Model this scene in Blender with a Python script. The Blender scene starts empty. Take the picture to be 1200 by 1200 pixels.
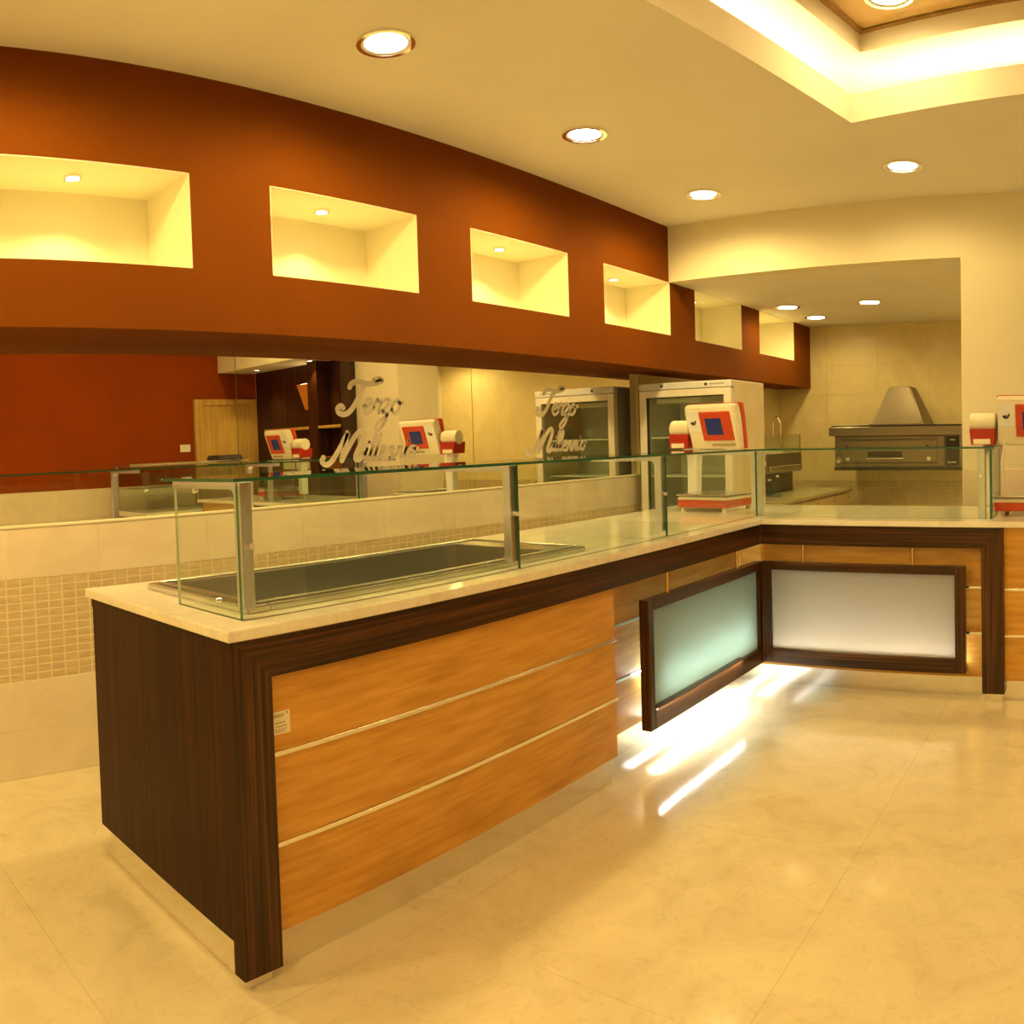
import bpy, bmesh, math, random
from mathutils import Matrix, Vector
random.seed(7)
SC = bpy.context.scene
COL = SC.collection
PI = math.pi

# ------------------------------------------------------------------ camera
F_PX, YAW, PITCH, ROLL, CX, CY = 1013.01, -0.68918, 0.03534, 0.03127, 599.75, 556.22
EYE = Vector((0.0, 0.0, 1.45))
cy_, sy_ = math.cos(YAW), math.sin(YAW)
cp_, sp_ = math.cos(PITCH), math.sin(PITCH)
cr_, sr_ = math.cos(ROLL), math.sin(ROLL)
_R = Vector((cy_, -sy_, 0)); _F = Vector((sy_, cy_, 0)); _U = Vector((0, 0, 1))
_F, _U = _F * cp_ - _U * sp_, _F * sp_ + _U * cp_
_R, _U = _R * cr_ - _U * sr_, _R * sr_ + _U * cr_
cam = bpy.data.cameras.new('camera')
cam.type = 'PANO'                                   # the photograph is a stitched, cylindrical picture
cam.panorama_type = 'CENTRAL_CYLINDRICAL'
cam.central_cylindrical_radius = 1.0
cam.central_cylindrical_range_u_min = -CX / F_PX
cam.central_cylindrical_range_u_max = (1200 - CX) / F_PX
cam.central_cylindrical_range_v_min = (CY - 1200) / F_PX
cam.central_cylindrical_range_v_max = CY / F_PX
cam.clip_start = 0.01
camo = bpy.data.objects.new('camera', cam)
COL.objects.link(camo)
m3 = Matrix((_R, _U, -_F)).transposed()
camo.matrix_world = Matrix.Translation(EYE) @ m3.to_4x4()
SC.camera = camo

# ------------------------------------------------------------------ world, exposure
w = bpy.data.worlds.new('world'); SC.world = w
w.use_nodes = True
w.node_tree.nodes['Background'].inputs[0].default_value = (1.0, 0.8, 0.5, 1)
w.node_tree.nodes['Background'].inputs[1].default_value = 0.02
vs = SC.view_settings
vs.view_transform = 'Standard'; vs.look = 'None'; vs.gamma = 1.0; vs.use_curve_mapping = False
vs.exposure = -0.16
SPOT_W, PANEL_W, KITCHEN_W, NICHE_W = 82.0, 24.0, 24.0, 8.2
COVE_E, STREAK_E, TUBE_E, TUBE2_E, GLOW_E = 36.0, 150.0, 31.0, 118.0, 15.0
WARM = (1.0, 0.715, 0.235)
WARM_N = (1.0, 0.76, 0.26)
COOL = (0.93, 1.0, 0.95)

# ------------------------------------------------------------------ materials
MATS = {}
def _new(name):
    m = bpy.data.materials.new(name); m.use_nodes = True
    nt = m.node_tree; nt.nodes.clear()
    out = nt.nodes.new('ShaderNodeOutputMaterial')
    MATS[name] = m
    return m, nt, out
def _prin(nt, out, col, rough, metal=0.0, spec=0.5, coat=0.0):
    b = nt.nodes.new('ShaderNodeBsdfPrincipled')
    b.inputs['Base Color'].default_value = (*col, 1)
    b.inputs['Roughness'].default_value = rough
    b.inputs['Metallic'].default_value = metal
    b.inputs['Specular IOR Level'].default_value = spec
    b.inputs['Coat Weight'].default_value = coat
    nt.links.new(b.outputs[0], out.inputs[0])
    return b
def plain(name, col, rough=0.6, metal=0.0, spec=0.5, coat=0.0, var=0.06, scale=6.0):
    """flat paint or metal with a faint procedural mottling"""
    m, nt, out = _new(name)
    b = _prin(nt, out, col, rough, metal, spec, coat)
    g = nt.nodes.new('ShaderNodeNewGeometry')
    n = nt.nodes.new('ShaderNodeTexNoise'); n.inputs['Scale'].default_value = scale; n.inputs['Detail'].default_value = 3
    nt.links.new(g.outputs['Position'], n.inputs['Vector'])
    r = nt.nodes.new('ShaderNodeValToRGB')
    r.color_ramp.elements[0].position = 0.3; r.color_ramp.elements[1].position = 0.7
    r.color_ramp.elements[0].color = (*[c * (1 - var) for c in col], 1)
    r.color_ramp.elements[1].color = (*[min(1, c * (1 + var)) for c in col], 1)
    nt.links.new(n.outputs[0], r.inputs[0]); nt.links.new(r.outputs[0], b.inputs['Base Color'])
    return m
def grain(name, cols, stretch, rough=0.4, scale=1.0, coat=0.0, spec=0.4, contrast=(0.35, 0.65), detail=6, blotch=0.0):
    """wood: noise stretched along one axis of the world; cols = dark, mid, light"""
    m, nt, out = _new(name)
    b = _prin(nt, out, cols[1], rough, 0, spec, coat)
    g = nt.nodes.new('ShaderNodeNewGeometry')
    mp = nt.nodes.new('ShaderNodeMapping'); mp.inputs['Scale'].default_value = stretch
    nt.links.new(g.outputs['Position'], mp.inputs[0])
    n = nt.nodes.new('ShaderNodeTexNoise'); n.inputs['Scale'].default_value = scale
    n.inputs['Detail'].default_value = detail; n.inputs['Roughness'].default_value = 0.6; n.inputs['Distortion'].default_value = 0.15
    nt.links.new(mp.outputs[0], n.inputs['Vector'])
    r = nt.nodes.new('ShaderNodeValToRGB')
    e = r.color_ramp.elements
    e[0].position = contrast[0]; e[0].color = (*cols[0], 1)
    e[1].position = contrast[1]; e[1].color = (*cols[2], 1)
    k = e.new(sum(contrast) / 2); k.color = (*cols[1], 1)
    nt.links.new(n.outputs[0], r.inputs[0])
    src = r.outputs[0]
    if blotch:
        n2 = nt.nodes.new('ShaderNodeTexNoise'); n2.inputs['Scale'].default_value = 3.2; n2.inputs['Detail'].default_value = 2
        mp2 = nt.nodes.new('ShaderNodeMapping'); mp2.inputs['Scale'].default_value = (1, 1, 2.2)
        nt.links.new(g.outputs['Position'], mp2.inputs[0]); nt.links.new(mp2.outputs[0], n2.inputs['Vector'])
        r2 = nt.nodes.new('ShaderNodeValToRGB')
        r2.color_ramp.elements[0].position = 0.28; r2.color_ramp.elements[1].position = 0.5
        r2.color_ramp.elements[0].color = (1 - blotch, 1 - blotch, 1 - blotch, 1)
        mx = nt.nodes.new('ShaderNodeMix'); mx.data_type = 'RGBA'; mx.blend_type = 'MULTIPLY'; mx.inputs[0].default_value = 1
        nt.links.new(n2.outputs[0], r2.inputs[0]); nt.links.new(src, mx.inputs[6]); nt.links.new(r2.outputs[0], mx.inputs[7])
        src = mx.outputs[2]
    nt.links.new(src, b.inputs['Base Color'])
    return m
def marble(name, base, vein, rough, scale=3.0, spec=0.5, coat=0.0, amount=0.5, tint=None):
    m, nt, out = _new(name)
    b = _prin(nt, out, base, rough, 0, spec, coat)
    g = nt.nodes.new('ShaderNodeNewGeometry')
    n = nt.nodes.new('ShaderNodeTexNoise'); n.inputs['Scale'].default_value = scale; n.inputs['Detail'].default_value = 8
    n.inputs['Roughness'].default_value = 0.65; n.inputs['Distortion'].default_value = 1.2
    nt.links.new(g.outputs['Position'], n.inputs['Vector'])
    r = nt.nodes.new('ShaderNodeValToRGB')
    e = r.color_ramp.elements
    e[0].position = 0.30; e[0].color = (*vein, 1)
    e[1].position = 0.62; e[1].color = (*[min(1, c * 1.07) for c in base], 1)
    k = e.new(0.46); k.color = (*base, 1)
    nt.links.new(n.outputs[0], r.inputs[0])
    # fine veinlets
    n2 = nt.nodes.new('ShaderNodeTexNoise'); n2.inputs['Scale'].default_value = scale * 6; n2.inputs['Detail'].default_value = 5
    n2.inputs['Distortion'].default_value = 2.0
    nt.links.new(g.outputs['Position'], n2.inputs['Vector'])
    r2 = nt.nodes.new('ShaderNodeValToRGB'); e = r2.color_ramp.elements
    e[0].position = 0.36; e[0].color = (*vein, 1); e[1].position = 0.44; e[1].color = (1, 1, 1, 1)
    nt.links.new(n2.outputs[0], r2.inputs[0])
    mx = nt.nodes.new('ShaderNodeMix'); mx.data_type = 'RGBA'; mx.blend_type = 'MULTIPLY'; mx.inputs[0].default_value = amount * 0.5
    nt.links.new(r.outputs[0], mx.inputs[6]); nt.links.new(r2.outputs[0], mx.inputs[7])
    nt.links.new(mx.outputs[2], b.inputs['Base Color'])
    return m
def brushed(name, col, rough=0.25, stretch=(2, 2, 120)):
    m, nt, out = _new(name)
    b = _prin(nt, out, col, rough, 1.0)
    g = nt.nodes.new('ShaderNodeNewGeometry')
    mp = nt.nodes.new('ShaderNodeMapping'); mp.inputs['Scale'].default_value = stretch
    n = nt.nodes.new('ShaderNodeTexNoise'); n.inputs['Scale'].default_value = 3; n.inputs['Detail'].default_value = 4
    nt.links.new(g.outputs['Position'], mp.inputs[0]); nt.links.new(mp.outputs[0], n.inputs['Vector'])
    mr = nt.nodes.new('ShaderNodeMapRange'); mr.inputs[3].default_value = rough * 0.9; mr.inputs[4].default_value = rough * 1.12
    nt.links.new(n.outputs[0], mr.inputs[0]); nt.links.new(mr.outputs[0], b.inputs['Roughness'])
    return m
def emit(name, col, strength):
    m, nt, out = _new(name)
    e = nt.nodes.new('ShaderNodeEmission'); e.inputs[0].default_value = (*col, 1); e.inputs[1].default_value = strength
    nt.links.new(e.outputs[0], out.inputs[0])
    return m
def clear_glass(name, tint, ior=1.45, rough=0.0):
    m, nt, out = _new(name)
    t = nt.nodes.new('ShaderNodeBsdfTransparent'); t.inputs[0].default_value = (*tint, 1)
    gl = nt.nodes.new('ShaderNodeBsdfGlossy'); gl.inputs['Roughness'].default_value = rough
    lw = nt.nodes.new('ShaderNodeLayerWeight')                      # Schlick: f0 + (1 - f0) * facing^5, same from both sides
    pw = nt.nodes.new('ShaderNodeMath'); pw.operation = 'POWER'; pw.inputs[1].default_value = 5.0
    ma = nt.nodes.new('ShaderNodeMath'); ma.operation = 'MULTIPLY_ADD'
    f0 = ((ior - 1) / (ior + 1)) ** 2
    ma.inputs[1].default_value = 1 - f0; ma.inputs[2].default_value = f0
    nt.links.new(lw.outputs['Facing'], pw.inputs[0]); nt.links.new(pw.outputs[0], ma.inputs[0])
    mx = nt.nodes.new('ShaderNodeMixShader')
    nt.links.new(ma.outputs[0], mx.inputs[0]); nt.links.new(t.outputs[0], mx.inputs[1]); nt.links.new(gl.outputs[0], mx.inputs[2])
    nt.links.new(mx.outputs[0], out.inputs[0])
    return m
def frosted(name, col):
    m, nt, out = _new(name)
    t = nt.nodes.new('ShaderNodeBsdfTranslucent'); t.inputs[0].default_value = (*col, 1)
    d = nt.nodes.new('ShaderNodeBsdfDiffuse'); d.inputs[0].default_value = (*[c * 0.8 for c in col], 1)
    gl = nt.nodes.new('ShaderNodeBsdfGlossy'); gl.inputs['Roughness'].default_value = 0.25
    m1 = nt.nodes.new('ShaderNodeMixShader'); m1.inputs[0].default_value = 0.35
    m2 = nt.nodes.new('ShaderNodeMixShader'); m2.inputs[0].default_value = 0.05
    nt.links.new(t.outputs[0], m1.inputs[1]); nt.links.new(d.outputs[0], m1.inputs[2])
    nt.links.new(m1.outputs[0], m2.inputs[1]); nt.links.new(gl.outputs[0], m2.inputs[2])
    nt.links.new(m2.outputs[0], out.inputs[0])
    return m
def mirror_mat(name, col, rough):
    m, nt, out = _new(name)
    g = nt.nodes.new('ShaderNodeBsdfGlossy'); g.inputs[0].default_value = (*col, 1); g.inputs['Roughness'].default_value = rough
    nt.links.new(g.outputs[0], out.inputs[0])
    return m

CREAM = (0.80, 0.68, 0.40)
plain('ceiling_paint', (0.88, 0.84, 0.77), 0.8, var=0.03, scale=1.5)
plain('cream_paint', (0.83, 0.77, 0.58), 0.75, var=0.03, scale=2)
plain('niche_paint', (0.9, 0.84, 0.62), 0.75, var=0.03, scale=2)
plain('brown_paint', (0.182, 0.047, 0.0003), 0.8, spec=0.12, var=0.05, scale=2)
plain('red_paint', (0.255, 0.043, 0.0005), 0.8, spec=0.12, var=0.05, scale=2)
plain('gold_paint', (0.74, 0.5, 0.19), 0.5, var=0.06, scale=3)
plain('gold_border', (0.36, 0.19, 0.04), 0.5, var=0.05)
plain('cove_white', (0.88, 0.84, 0.72), 0.8, var=0.02)
marble('floor_marble', (0.73, 0.63, 0.42), (0.65, 0.545, 0.335), 0.10, 3.0, spec=0.45, amount=0.28)
plain('grout', (0.6, 0.5, 0.32), 0.9)
marble('counter_marble', (0.84, 0.80, 0.70), (0.76, 0.70, 0.57), 0.10, 9, amount=0.3)
marble('wall_tile', (0.82, 0.71, 0.56), (0.79, 0.67, 0.51), 0.28, 3.0, amount=0.12)
marble('kitchen_tile', (0.76, 0.64, 0.33), (0.72, 0.60, 0.30), 0.30, 2.5, amount=0.12)
grain('mosaic', ((0.58, 0.45, 0.27), (0.64, 0.51, 0.31), (0.70, 0.57, 0.36)), (14, 10, 60), 0.35, 1.0)
plain('mosaic_grout', (0.82, 0.7, 0.5), 0.8)
EB = ((0.014, 0.006, 0.002), (0.050, 0.020, 0.006), (0.135, 0.042, 0.010))
grain('ebony_vertical', EB, (95, 95, 1.2), 0.32, 1.0, spec=0.35, contrast=(0.33, 0.68))
grain('ebony_along_y', EB, (95, 1.2, 95), 0.32, 1.0, spec=0.35, contrast=(0.33, 0.68))
grain('ebony_along_x', EB, (1.2, 95, 95), 0.32, 1.0, spec=0.35, contrast=(0.33, 0.68))
grain('ebony_end', ((0.017, 0.0045, 0.0004), (0.032, 0.0088, 0.0008), (0.052, 0.0138, 0.0012)), (60, 60, 0.8), 0.4, 1.0, spec=0.12)
BM = ((0.53, 0.255, 0.035), (0.64, 0.33, 0.055), (0.73, 0.40, 0.085))
grain('bamboo_along_y', BM, (30, 2.6, 34), 0.35, 1.2, spec=0.4, contrast=(0.3, 0.7), blotch=0.16)
grain('bamboo_along_x', BM, (2.6, 30, 34), 0.35, 1.2, spec=0.4, contrast=(0.3, 0.7), blotch=0.16)
grain('door_wood', ((0.50, 0.30, 0.07), (0.58, 0.36, 0.09), (0.66, 0.43, 0.12)), (30, 30, 1.5), 0.5, 1.0)
grain('dark_wood', ((0.016, 0.005, 0.003), (0.040, 0.011, 0.005), (0.066, 0.018, 0.008)), (25, 25, 1.2), 0.35, 1.0)
brushed('steel', (0.66, 0.66, 0.64), 0.24, (2, 60, 2))
brushed('steel_post', (0.68, 0.72, 0.92), 0.28, (120, 120, 2))
brushed('kick_steel', (0.82, 0.80, 0.76), 0.13, (3, 3, 90))
brushed('strip_metal', (0.88, 0.84, 0.72), 0.22, (3, 3, 90))
brushed('chrome', (0.85, 0.85, 0.83), 0.06, (3, 3, 3))
brushed('brass', (0.80, 0.58, 0.24), 0.25, (60, 60, 2))
brushed('hood_steel', (0.20, 0.165, 0.105), 0.40, (60, 60, 2))
brushed('oven_steel', (0.27, 0.235, 0.17), 0.34, (2, 60, 60))
plain('worktop_olive', (0.42, 0.36, 0.20), 0.25)
plain('cabinet_tan', (0.50, 0.36, 0.16), 0.5)
plain('black_plastic', (0.015, 0.012, 0.010), 0.35)
plain('dark_backing', (0.05, 0.03, 0.012), 0.8)  # plain dark brown of the counter carcass and board backing
clear_glass('glass', (0.945, 0.975, 0.93))
clear_glass('fridge_glass', (0.90, 0.95, 0.90), 1.5)
clear_glass('water_glass', (0.75, 0.88, 0.95), 1.33)
plain('glass_edge', (0.020, 0.105, 0.062), 0.12, spec=0.6)
plain('glass_edge_pale', (0.55, 0.6, 0.45), 0.12, spec=0.6)
frosted('frosted_green', (0.50, 0.62, 0.58))
frosted('frosted_white', (0.78, 0.80, 0.78))
mirror_mat('mirror', (0.93, 0.91, 0.84), 0.0)
plain('mirror_edge', (0.45, 0.40, 0.25), 0.3)
plain('letter_cream', (0.93, 0.88, 0.76), 0.45, metal=0.0)
plain('fridge_white', (0.84, 0.8, 0.72), 0.4)
plain('fridge_header', (0.74, 0.76, 0.82), 0.35)
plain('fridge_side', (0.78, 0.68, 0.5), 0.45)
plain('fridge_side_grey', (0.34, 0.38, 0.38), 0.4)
plain('fridge_inside', (0.8, 0.82, 0.76), 0.5)
plain('scale_cream', (0.8, 0.75, 0.6), 0.4)
plain('scale_white', (0.86, 0.87, 0.9), 0.4)
plain('scale_red', (0.56, 0.055, 0.012), 0.35)
plain('scale_dark_red', (0.40, 0.02, 0.01), 0.35)
plain('screen_blue', (0.015, 0.035, 0.3), 0.15)
plain('vent_grey', (0.40, 0.34, 0.20), 0.6)
plain('ink', (0.05, 0.04, 0.04), 0.6)
plain('ink_soft', (0.42, 0.33, 0.17), 0.7)
plain('paper', (0.84, 0.78, 0.6), 0.6)
plain('white_plastic', (0.86, 0.83, 0.74), 0.4)
plain('copper_shade', (0.70, 0.28, 0.06), 0.4)
plain('brown_leather', (0.25, 0.08, 0.02), 0.5)
emit('lamp_glow', (1.0, 0.88, 0.60), 14.0)
emit('niche_glow', (1.0, 0.92, 0.72), 9.0)
emit('cove_tube', (1.0, 0.80, 0.42), COVE_E)
emit('added_streak_strip', COOL, STREAK_E)
emit('led_tube', COOL, TUBE_E)
emit('led_tube_bright', (0.95, 1.0, 0.96), TUBE2_E)
emit('added_floor_glow', COOL, GLOW_E)
emit('sconce_bulb', (1.0, 0.7, 0.35), 12.0)

# ------------------------------------------------------------------ geometry helpers
class MB:
    def __init__(s): s.v = []; s.f = []; s.mi = []
    def _add(s, vs, fs, mi=0):
        o = len(s.v); s.v += [tuple(q) for q in vs]
        for f in fs: s.f.append(tuple(i + o for i in f)); s.mi.append(mi)
        return s
    def box(s, x0, x1, y0, y1, z0, z1, mi=0, mis=None):
        """mis: material index of faces in order -z +z -y +y -x +x"""
        v = [(x0, y0, z0), (x1, y0, z0), (x1, y1, z0), (x0, y1, z0), (x0, y0, z1), (x1, y0, z1), (x1, y1, z1), (x0, y1, z1)]
        fs = [(3, 2, 1, 0), (4, 5, 6, 7), (0, 1, 5, 4), (2, 3, 7, 6), (3, 0, 4, 7), (1, 2, 6, 5)]
        o = len(s.v); s.v += v
        for k, f in enumerate(fs):
            s.f.append(tuple(i + o for i in f)); s.mi.append(mis[k] if mis else mi)
        return s
    def hexa(s, b, t, mi=0):
        """b, t: four bottom and four top corners, same order"""
        return s._add(list(b) + list(t), [(3, 2, 1, 0), (4, 5, 6, 7), (0, 1, 5, 4), (1, 2, 6, 5), (2, 3, 7, 6), (3, 0, 4, 7)], mi)
    def cyl(s, p0, p1, r, n=16, r2=None, mi=0, caps=True):
        p0, p1 = Vector(p0), Vector(p1); r2 = r if r2 is None else r2
        d = (p1 - p0).normalized()
        a = Vector((0, 0, 1)) if abs(d.z) < 0.9 else Vector((1, 0, 0))
        u = d.cross(a).normalized(); w_ = d.cross(u)
        vs = []
        for p, rr in ((p0, r), (p1, r2)):
            for i in range(n):
                t = 2 * PI * i / n; vs.append(p + (u * math.cos(t) + w_ * math.sin(t)) * rr)
        fs = [(i, (i + 1) % n, n + (i + 1) % n, n + i) for i in range(n)]
        if caps: fs += [tuple(range(n - 1, -1, -1)), tuple(range(n, 2 * n))]
        return s._add(vs, fs, mi)
    def ring(s, c, r0, r1, z0, z1, n=32, mi=0):
        vs = []
        for r, z in ((r0, z0), (r1, z0), (r1, z1), (r0, z1)):
            for i in range(n):
                t = 2 * PI * i / n; vs.append((c[0] + r * math.cos(t), c[1] + r * math.sin(t), c[2] + z))
        fs = []
        for k in range(4):
            for i in range(n):
                j = (i + 1) % n; k2 = (k + 1) % 4
                fs.append((k * n + i, k * n + j, k2 * n + j, k2 * n + i))
        return s._add(vs, fs, mi)
    def prism(s, pts, a, b, axis, mi=0):
        """polygon pts (in the two other axes) pulled from a to b along axis"""
        def mk(p, t):
            return {'x': (t, p[0], p[1]), 'y': (p[0], t, p[1]), 'z': (p[0], p[1], t)}[axis]
        n = len(pts)
        vs = [mk(p, a) for p in pts] + [mk(p, b) for p in pts]
        fs = [(i, (i + 1) % n, n + (i + 1) % n, n + i) for i in range(n)] + [tuple(range(n - 1, -1, -1)), tuple(range(n, 2 * n))]
        return s._add(vs, fs, mi)
    def tube(s, pts, r, n=10, mi=0):
        pts = [Vector(p) for p in pts]; rings = []
        up = None
        for i, p in enumerate(pts):
            d = (pts[min(i + 1, len(pts) - 1)] - pts[max(i - 1, 0)]).normalized()
            if up is None:
                a = Vector((0, 0, 1)) if abs(d.z) < 0.9 else Vector((1, 0, 0)); up = d.cross(a).normalized()
            up = (up - d * up.dot(d)).normalized(); w_ = d.cross(up)
            rings.append([p + (up * math.cos(2 * PI * k / n) + w_ * math.sin(2 * PI * k / n)) * r for k in range(n)])
        vs = [q for rg in rings for q in rg]; fs = []
        for i in range(len(rings) - 1):
            for k in range(n):
                fs.append((i * n + k, i * n + (k + 1) % n, (i + 1) * n + (k + 1) % n, (i + 1) * n + k))
        fs += [tuple(range(n - 1, -1, -1)), tuple(range((len(rings) - 1) * n, len(rings) * n))]
        return s._add(vs, fs, mi)

FR = {}                     # origin of each object in its building frame
def build(name, mb, mats, parent=None, bevel=0.0, seg=1, smooth=False):
    if isinstance(mats, str): mats = [mats]
    xs = list(zip(*mb.v))
    o = Vector([(min(a) + max(a)) / 2 for a in xs])
    me = bpy.data.meshes.new(name)
    me.from_pydata([Vector(v) - o for v in mb.v], [], mb.f)
    for m in mats: me.materials.append(MATS[m])
    for p, mi in zip(me.polygons, mb.mi): p.material_index = mi
    bm = bmesh.new(); bm.from_mesh(me)
    loose = [v for v in bm.verts if not v.link_faces]
    if loose: bmesh.ops.delete(bm, geom=loose, context='VERTS')
    bmesh.ops.recalc_face_normals(bm, faces=bm.faces)
    if bevel: bmesh.ops.bevel(bm, geom=[e for e in bm.edges if len(e.link_faces) == 2 and e.calc_face_angle() > 0.3], offset=bevel, segments=seg, affect='EDGES', clamp_overlap=True)
    bm.to_mesh(me); bm.free()
    if smooth or (bevel and seg > 1):
        for p in me.polygons: p.use_smooth = True
        me.set_sharp_from_angle(angle=math.radians(40))
    ob = bpy.data.objects.new(name, me); COL.objects.link(ob)
    if parent is not None:
        ob.parent = parent; ob.location = o - FR[parent]
    else: ob.location = o
    FR[ob] = o
    return ob
def bx(name, x0, x1, y0, y1, z0, z1, mat, parent=None, bevel=0.0015):
    return build(name, MB().box(x0, x1, y0, y1, z0, z1), mat, parent, bevel)
def tag(o, label, cat, group=None):
    o['label'] = label; o['category'] = cat
    if group: o['group'] = group
    return o
def thing(name, label, cat, loc=(0, 0, 0), rz=None, group=None):
    """rz None: parts are built in world coordinates; else in the thing's own frame"""
    o = bpy.data.objects.new(name, None); COL.objects.link(o)
    o.empty_display_size = 0.1; o.location = loc
    FR[o] = Vector(loc)
    if rz is not None: o.rotation_euler.z = rz; FR[o] = Vector((0, 0, 0))
    return tag(o, label, cat, group)
def struct(o): o['kind'] = 'structure'; return o
def copy_tree(o, parent=None):
    c = o.copy(); COL.objects.link(c); c.parent = parent
    for ch in [q for q in o.children]: copy_tree(ch, c)
    return c

# ------------------------------------------------------------------ key dimensions (metres, camera stands at x = y = 0)
XM = -3.78                        # tiled low wall on the left
XS = -3.38                        # face of the brown bulkhead
HC, NT, NB, SB = 3.157, 2.717, 2.291, 2.011
YB, YF = 6.156, 9.51              # back wall of the shop, far wall of the kitchen
XR, YR = 1.60, -2.5
XJ, XJ2 = -1.04, -0.38            # pier at the right of the kitchen opening
PER, WID, Y0 = 1.4067, 0.9704, 0.9784

# ------------------------------------------------------------------ floor
fl = struct(build('floor', MB().box(XM - 0.1, XR + 0.1, YR, YF + 0.1, -0.06, -0.006), 'grout'))
xs = [XM - 0.05, -2.86, -1.86, -0.86, 0.14, 1.14, XR + 0.05]
ys = [YR, -1.17, -0.17, 0.83, 1.83, 2.83, 3.835, 4.84, 5.84, 6.84, 7.84, 8.84, YF + 0.05]
G = 0.0004
for i in range(len(xs) - 1):
    for j in range(len(ys) - 1):
        build('floor_slab', MB().box(xs[i] + G, xs[i + 1] - G, ys[j] + G, ys[j + 1] - G, -0.008, 0.0), 'floor_marble', fl)

# ------------------------------------------------------------------ ceiling with lit cove
C0 = Vector((-1.372, 4.60)); th = math.radians(-11.6)
EX = Vector((math.cos(th), math.sin(th))); EYb = Vector((math.sin(th), -math.cos(th)))     # along the far edge / towards the back of the room
LA, LB = 2.75, 4.4
def cv(a, b, z):
    p = C0 + EX * a + EYb * b
    return (p.x, p.y, z)
def rect_ring(m, o0, o1, z0, z1, mi=0):
    """horizontal or sloping band between the cove rectangle offset by o0 (at z0) and by o1 (at z1); offsets grow outwards"""
    def corners(o, z): return [cv(-o, -o, z), cv(LA + o, -o, z), cv(LA + o, LB + o, z), cv(-o, LB + o, z)]
    a, b = corners(o0, z0), corners(o1, z1)
    m._add(a + b, [(i, (i + 1) % 4, 4 + (i + 1) % 4, 4 + i) for i in range(4)], mi)
m = MB()
outer = [(XS - 0.5, YB + 0.1, HC), (XR + 0.1, YB + 0.1, HC), (XR + 0.1, YR, HC), (XS - 0.5, YR, HC)]
inner = [cv(0, 0, HC), cv(LA, 0, HC), cv(LA, LB, HC), cv(0, LB, HC)]
m._add(outer + inner, [(i, (i + 1) % 4, 4 + (i + 1) % 4, 4 + i) for i in range(4)])
ce = struct(build('ceiling', m, 'ceiling_paint'))
m = MB()
rect_ring(m, 0, 0, HC, HC + 0.15); rect_ring(m, 0, 0.03, HC + 0.15, HC + 0.15); rect_ring(m, 0.03, 0.03, HC + 0.15, HC + 0.012)
build('cove_lip', m, 'cove_white', ce)
m = MB()
rect_ring(m, 0.03, 0.30, HC + 0.012, HC + 0.012); rect_ring(m, 0.30, 0.30, HC + 0.012, 3.46); rect_ring(m, 0.30, -0.125, 3.46, 3.46)
build('cove_trough', m, 'cove_white', ce)
m = MB(); rect_ring(m, -0.125, -0.125, 3.46, 3.56)
build('cove_moulding', m, 'cream_paint', ce)
m = MB(); rect_ring(m, -0.12, -0.16, 3.552, 3.552)
build('cove_border', m, 'gold_border', ce)
m = MB(); a = -0.12
m._add([cv(-a, -a, 3.56), cv(LA + a, -a, 3.56), cv(LA + a, LB + a, 3.56), cv(-a, LB + a, 3.56)], [(0, 1, 2, 3)])
build('cove_panel', m, 'gold_paint', ce)
m = MB()
for p, q, wh in (((-0.13, 0), (-0.13, LB), 'cove side along the bulkhead'), ((LA + 0.13, 0), (LA + 0.13, LB), 'cove side along the red wall'), ((0, -0.13), (LA, -0.13), 'cove side facing the kitchen beam'), ((0, LB + 0.13), (LA, LB + 0.13), 'cove side farthest from the kitchen')):
    t = MB(); t.cyl(cv(*p, HC + 0.05), cv(*q, HC + 0.05), 0.014, 8)
    o = build('fluorescent_tube', t, 'cove_tube')
    tag(o, 'long warm tube light hidden in the ' + wh, 'tube light', 'tube lights in the ceiling cove')

# ------------------------------------------------------------------ brown bulkhead with lit niches on the left
NICHES = [(Y0 + i * PER, Y0 + i * PER + WID) for i in range(6)]
XN = -3.80                                     # back of the niches
m = MB()
m.box(XN - 0.1, XS, YR, YF, SB, NB)
m.box(XN - 0.1, XS, YR, YB, NT, HC)
edges = [YR] + [y for n_ in NICHES for y in n_] + [YF]
for i in range(0, len(edges), 2):
    m.box(XN - 0.1, XS, edges[i], edges[i + 1], NB, NT)
wl = struct(build('wall_bulkhead', m, 'brown_paint'))
for i, (a, b) in enumerate(NICHES):
    t = 0.004; m = MB()
    m.box(XN - 0.02, XN, a, b, NB, NT)
    m.box(XN, XS - 0.0005, a - 0.001, a + t, NB, NT); m.box(XN, XS - 0.0005, b - t, b + 0.001, NB, NT)
    m.box(XN, XS - 0.0005, a, b, NB - 0.001, NB + t)
    m.box(XN, XS - 0.0005, a, b, NT - t, NT + 0.001)
    build('niche_lining', m, 'niche_paint', wl)

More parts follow.
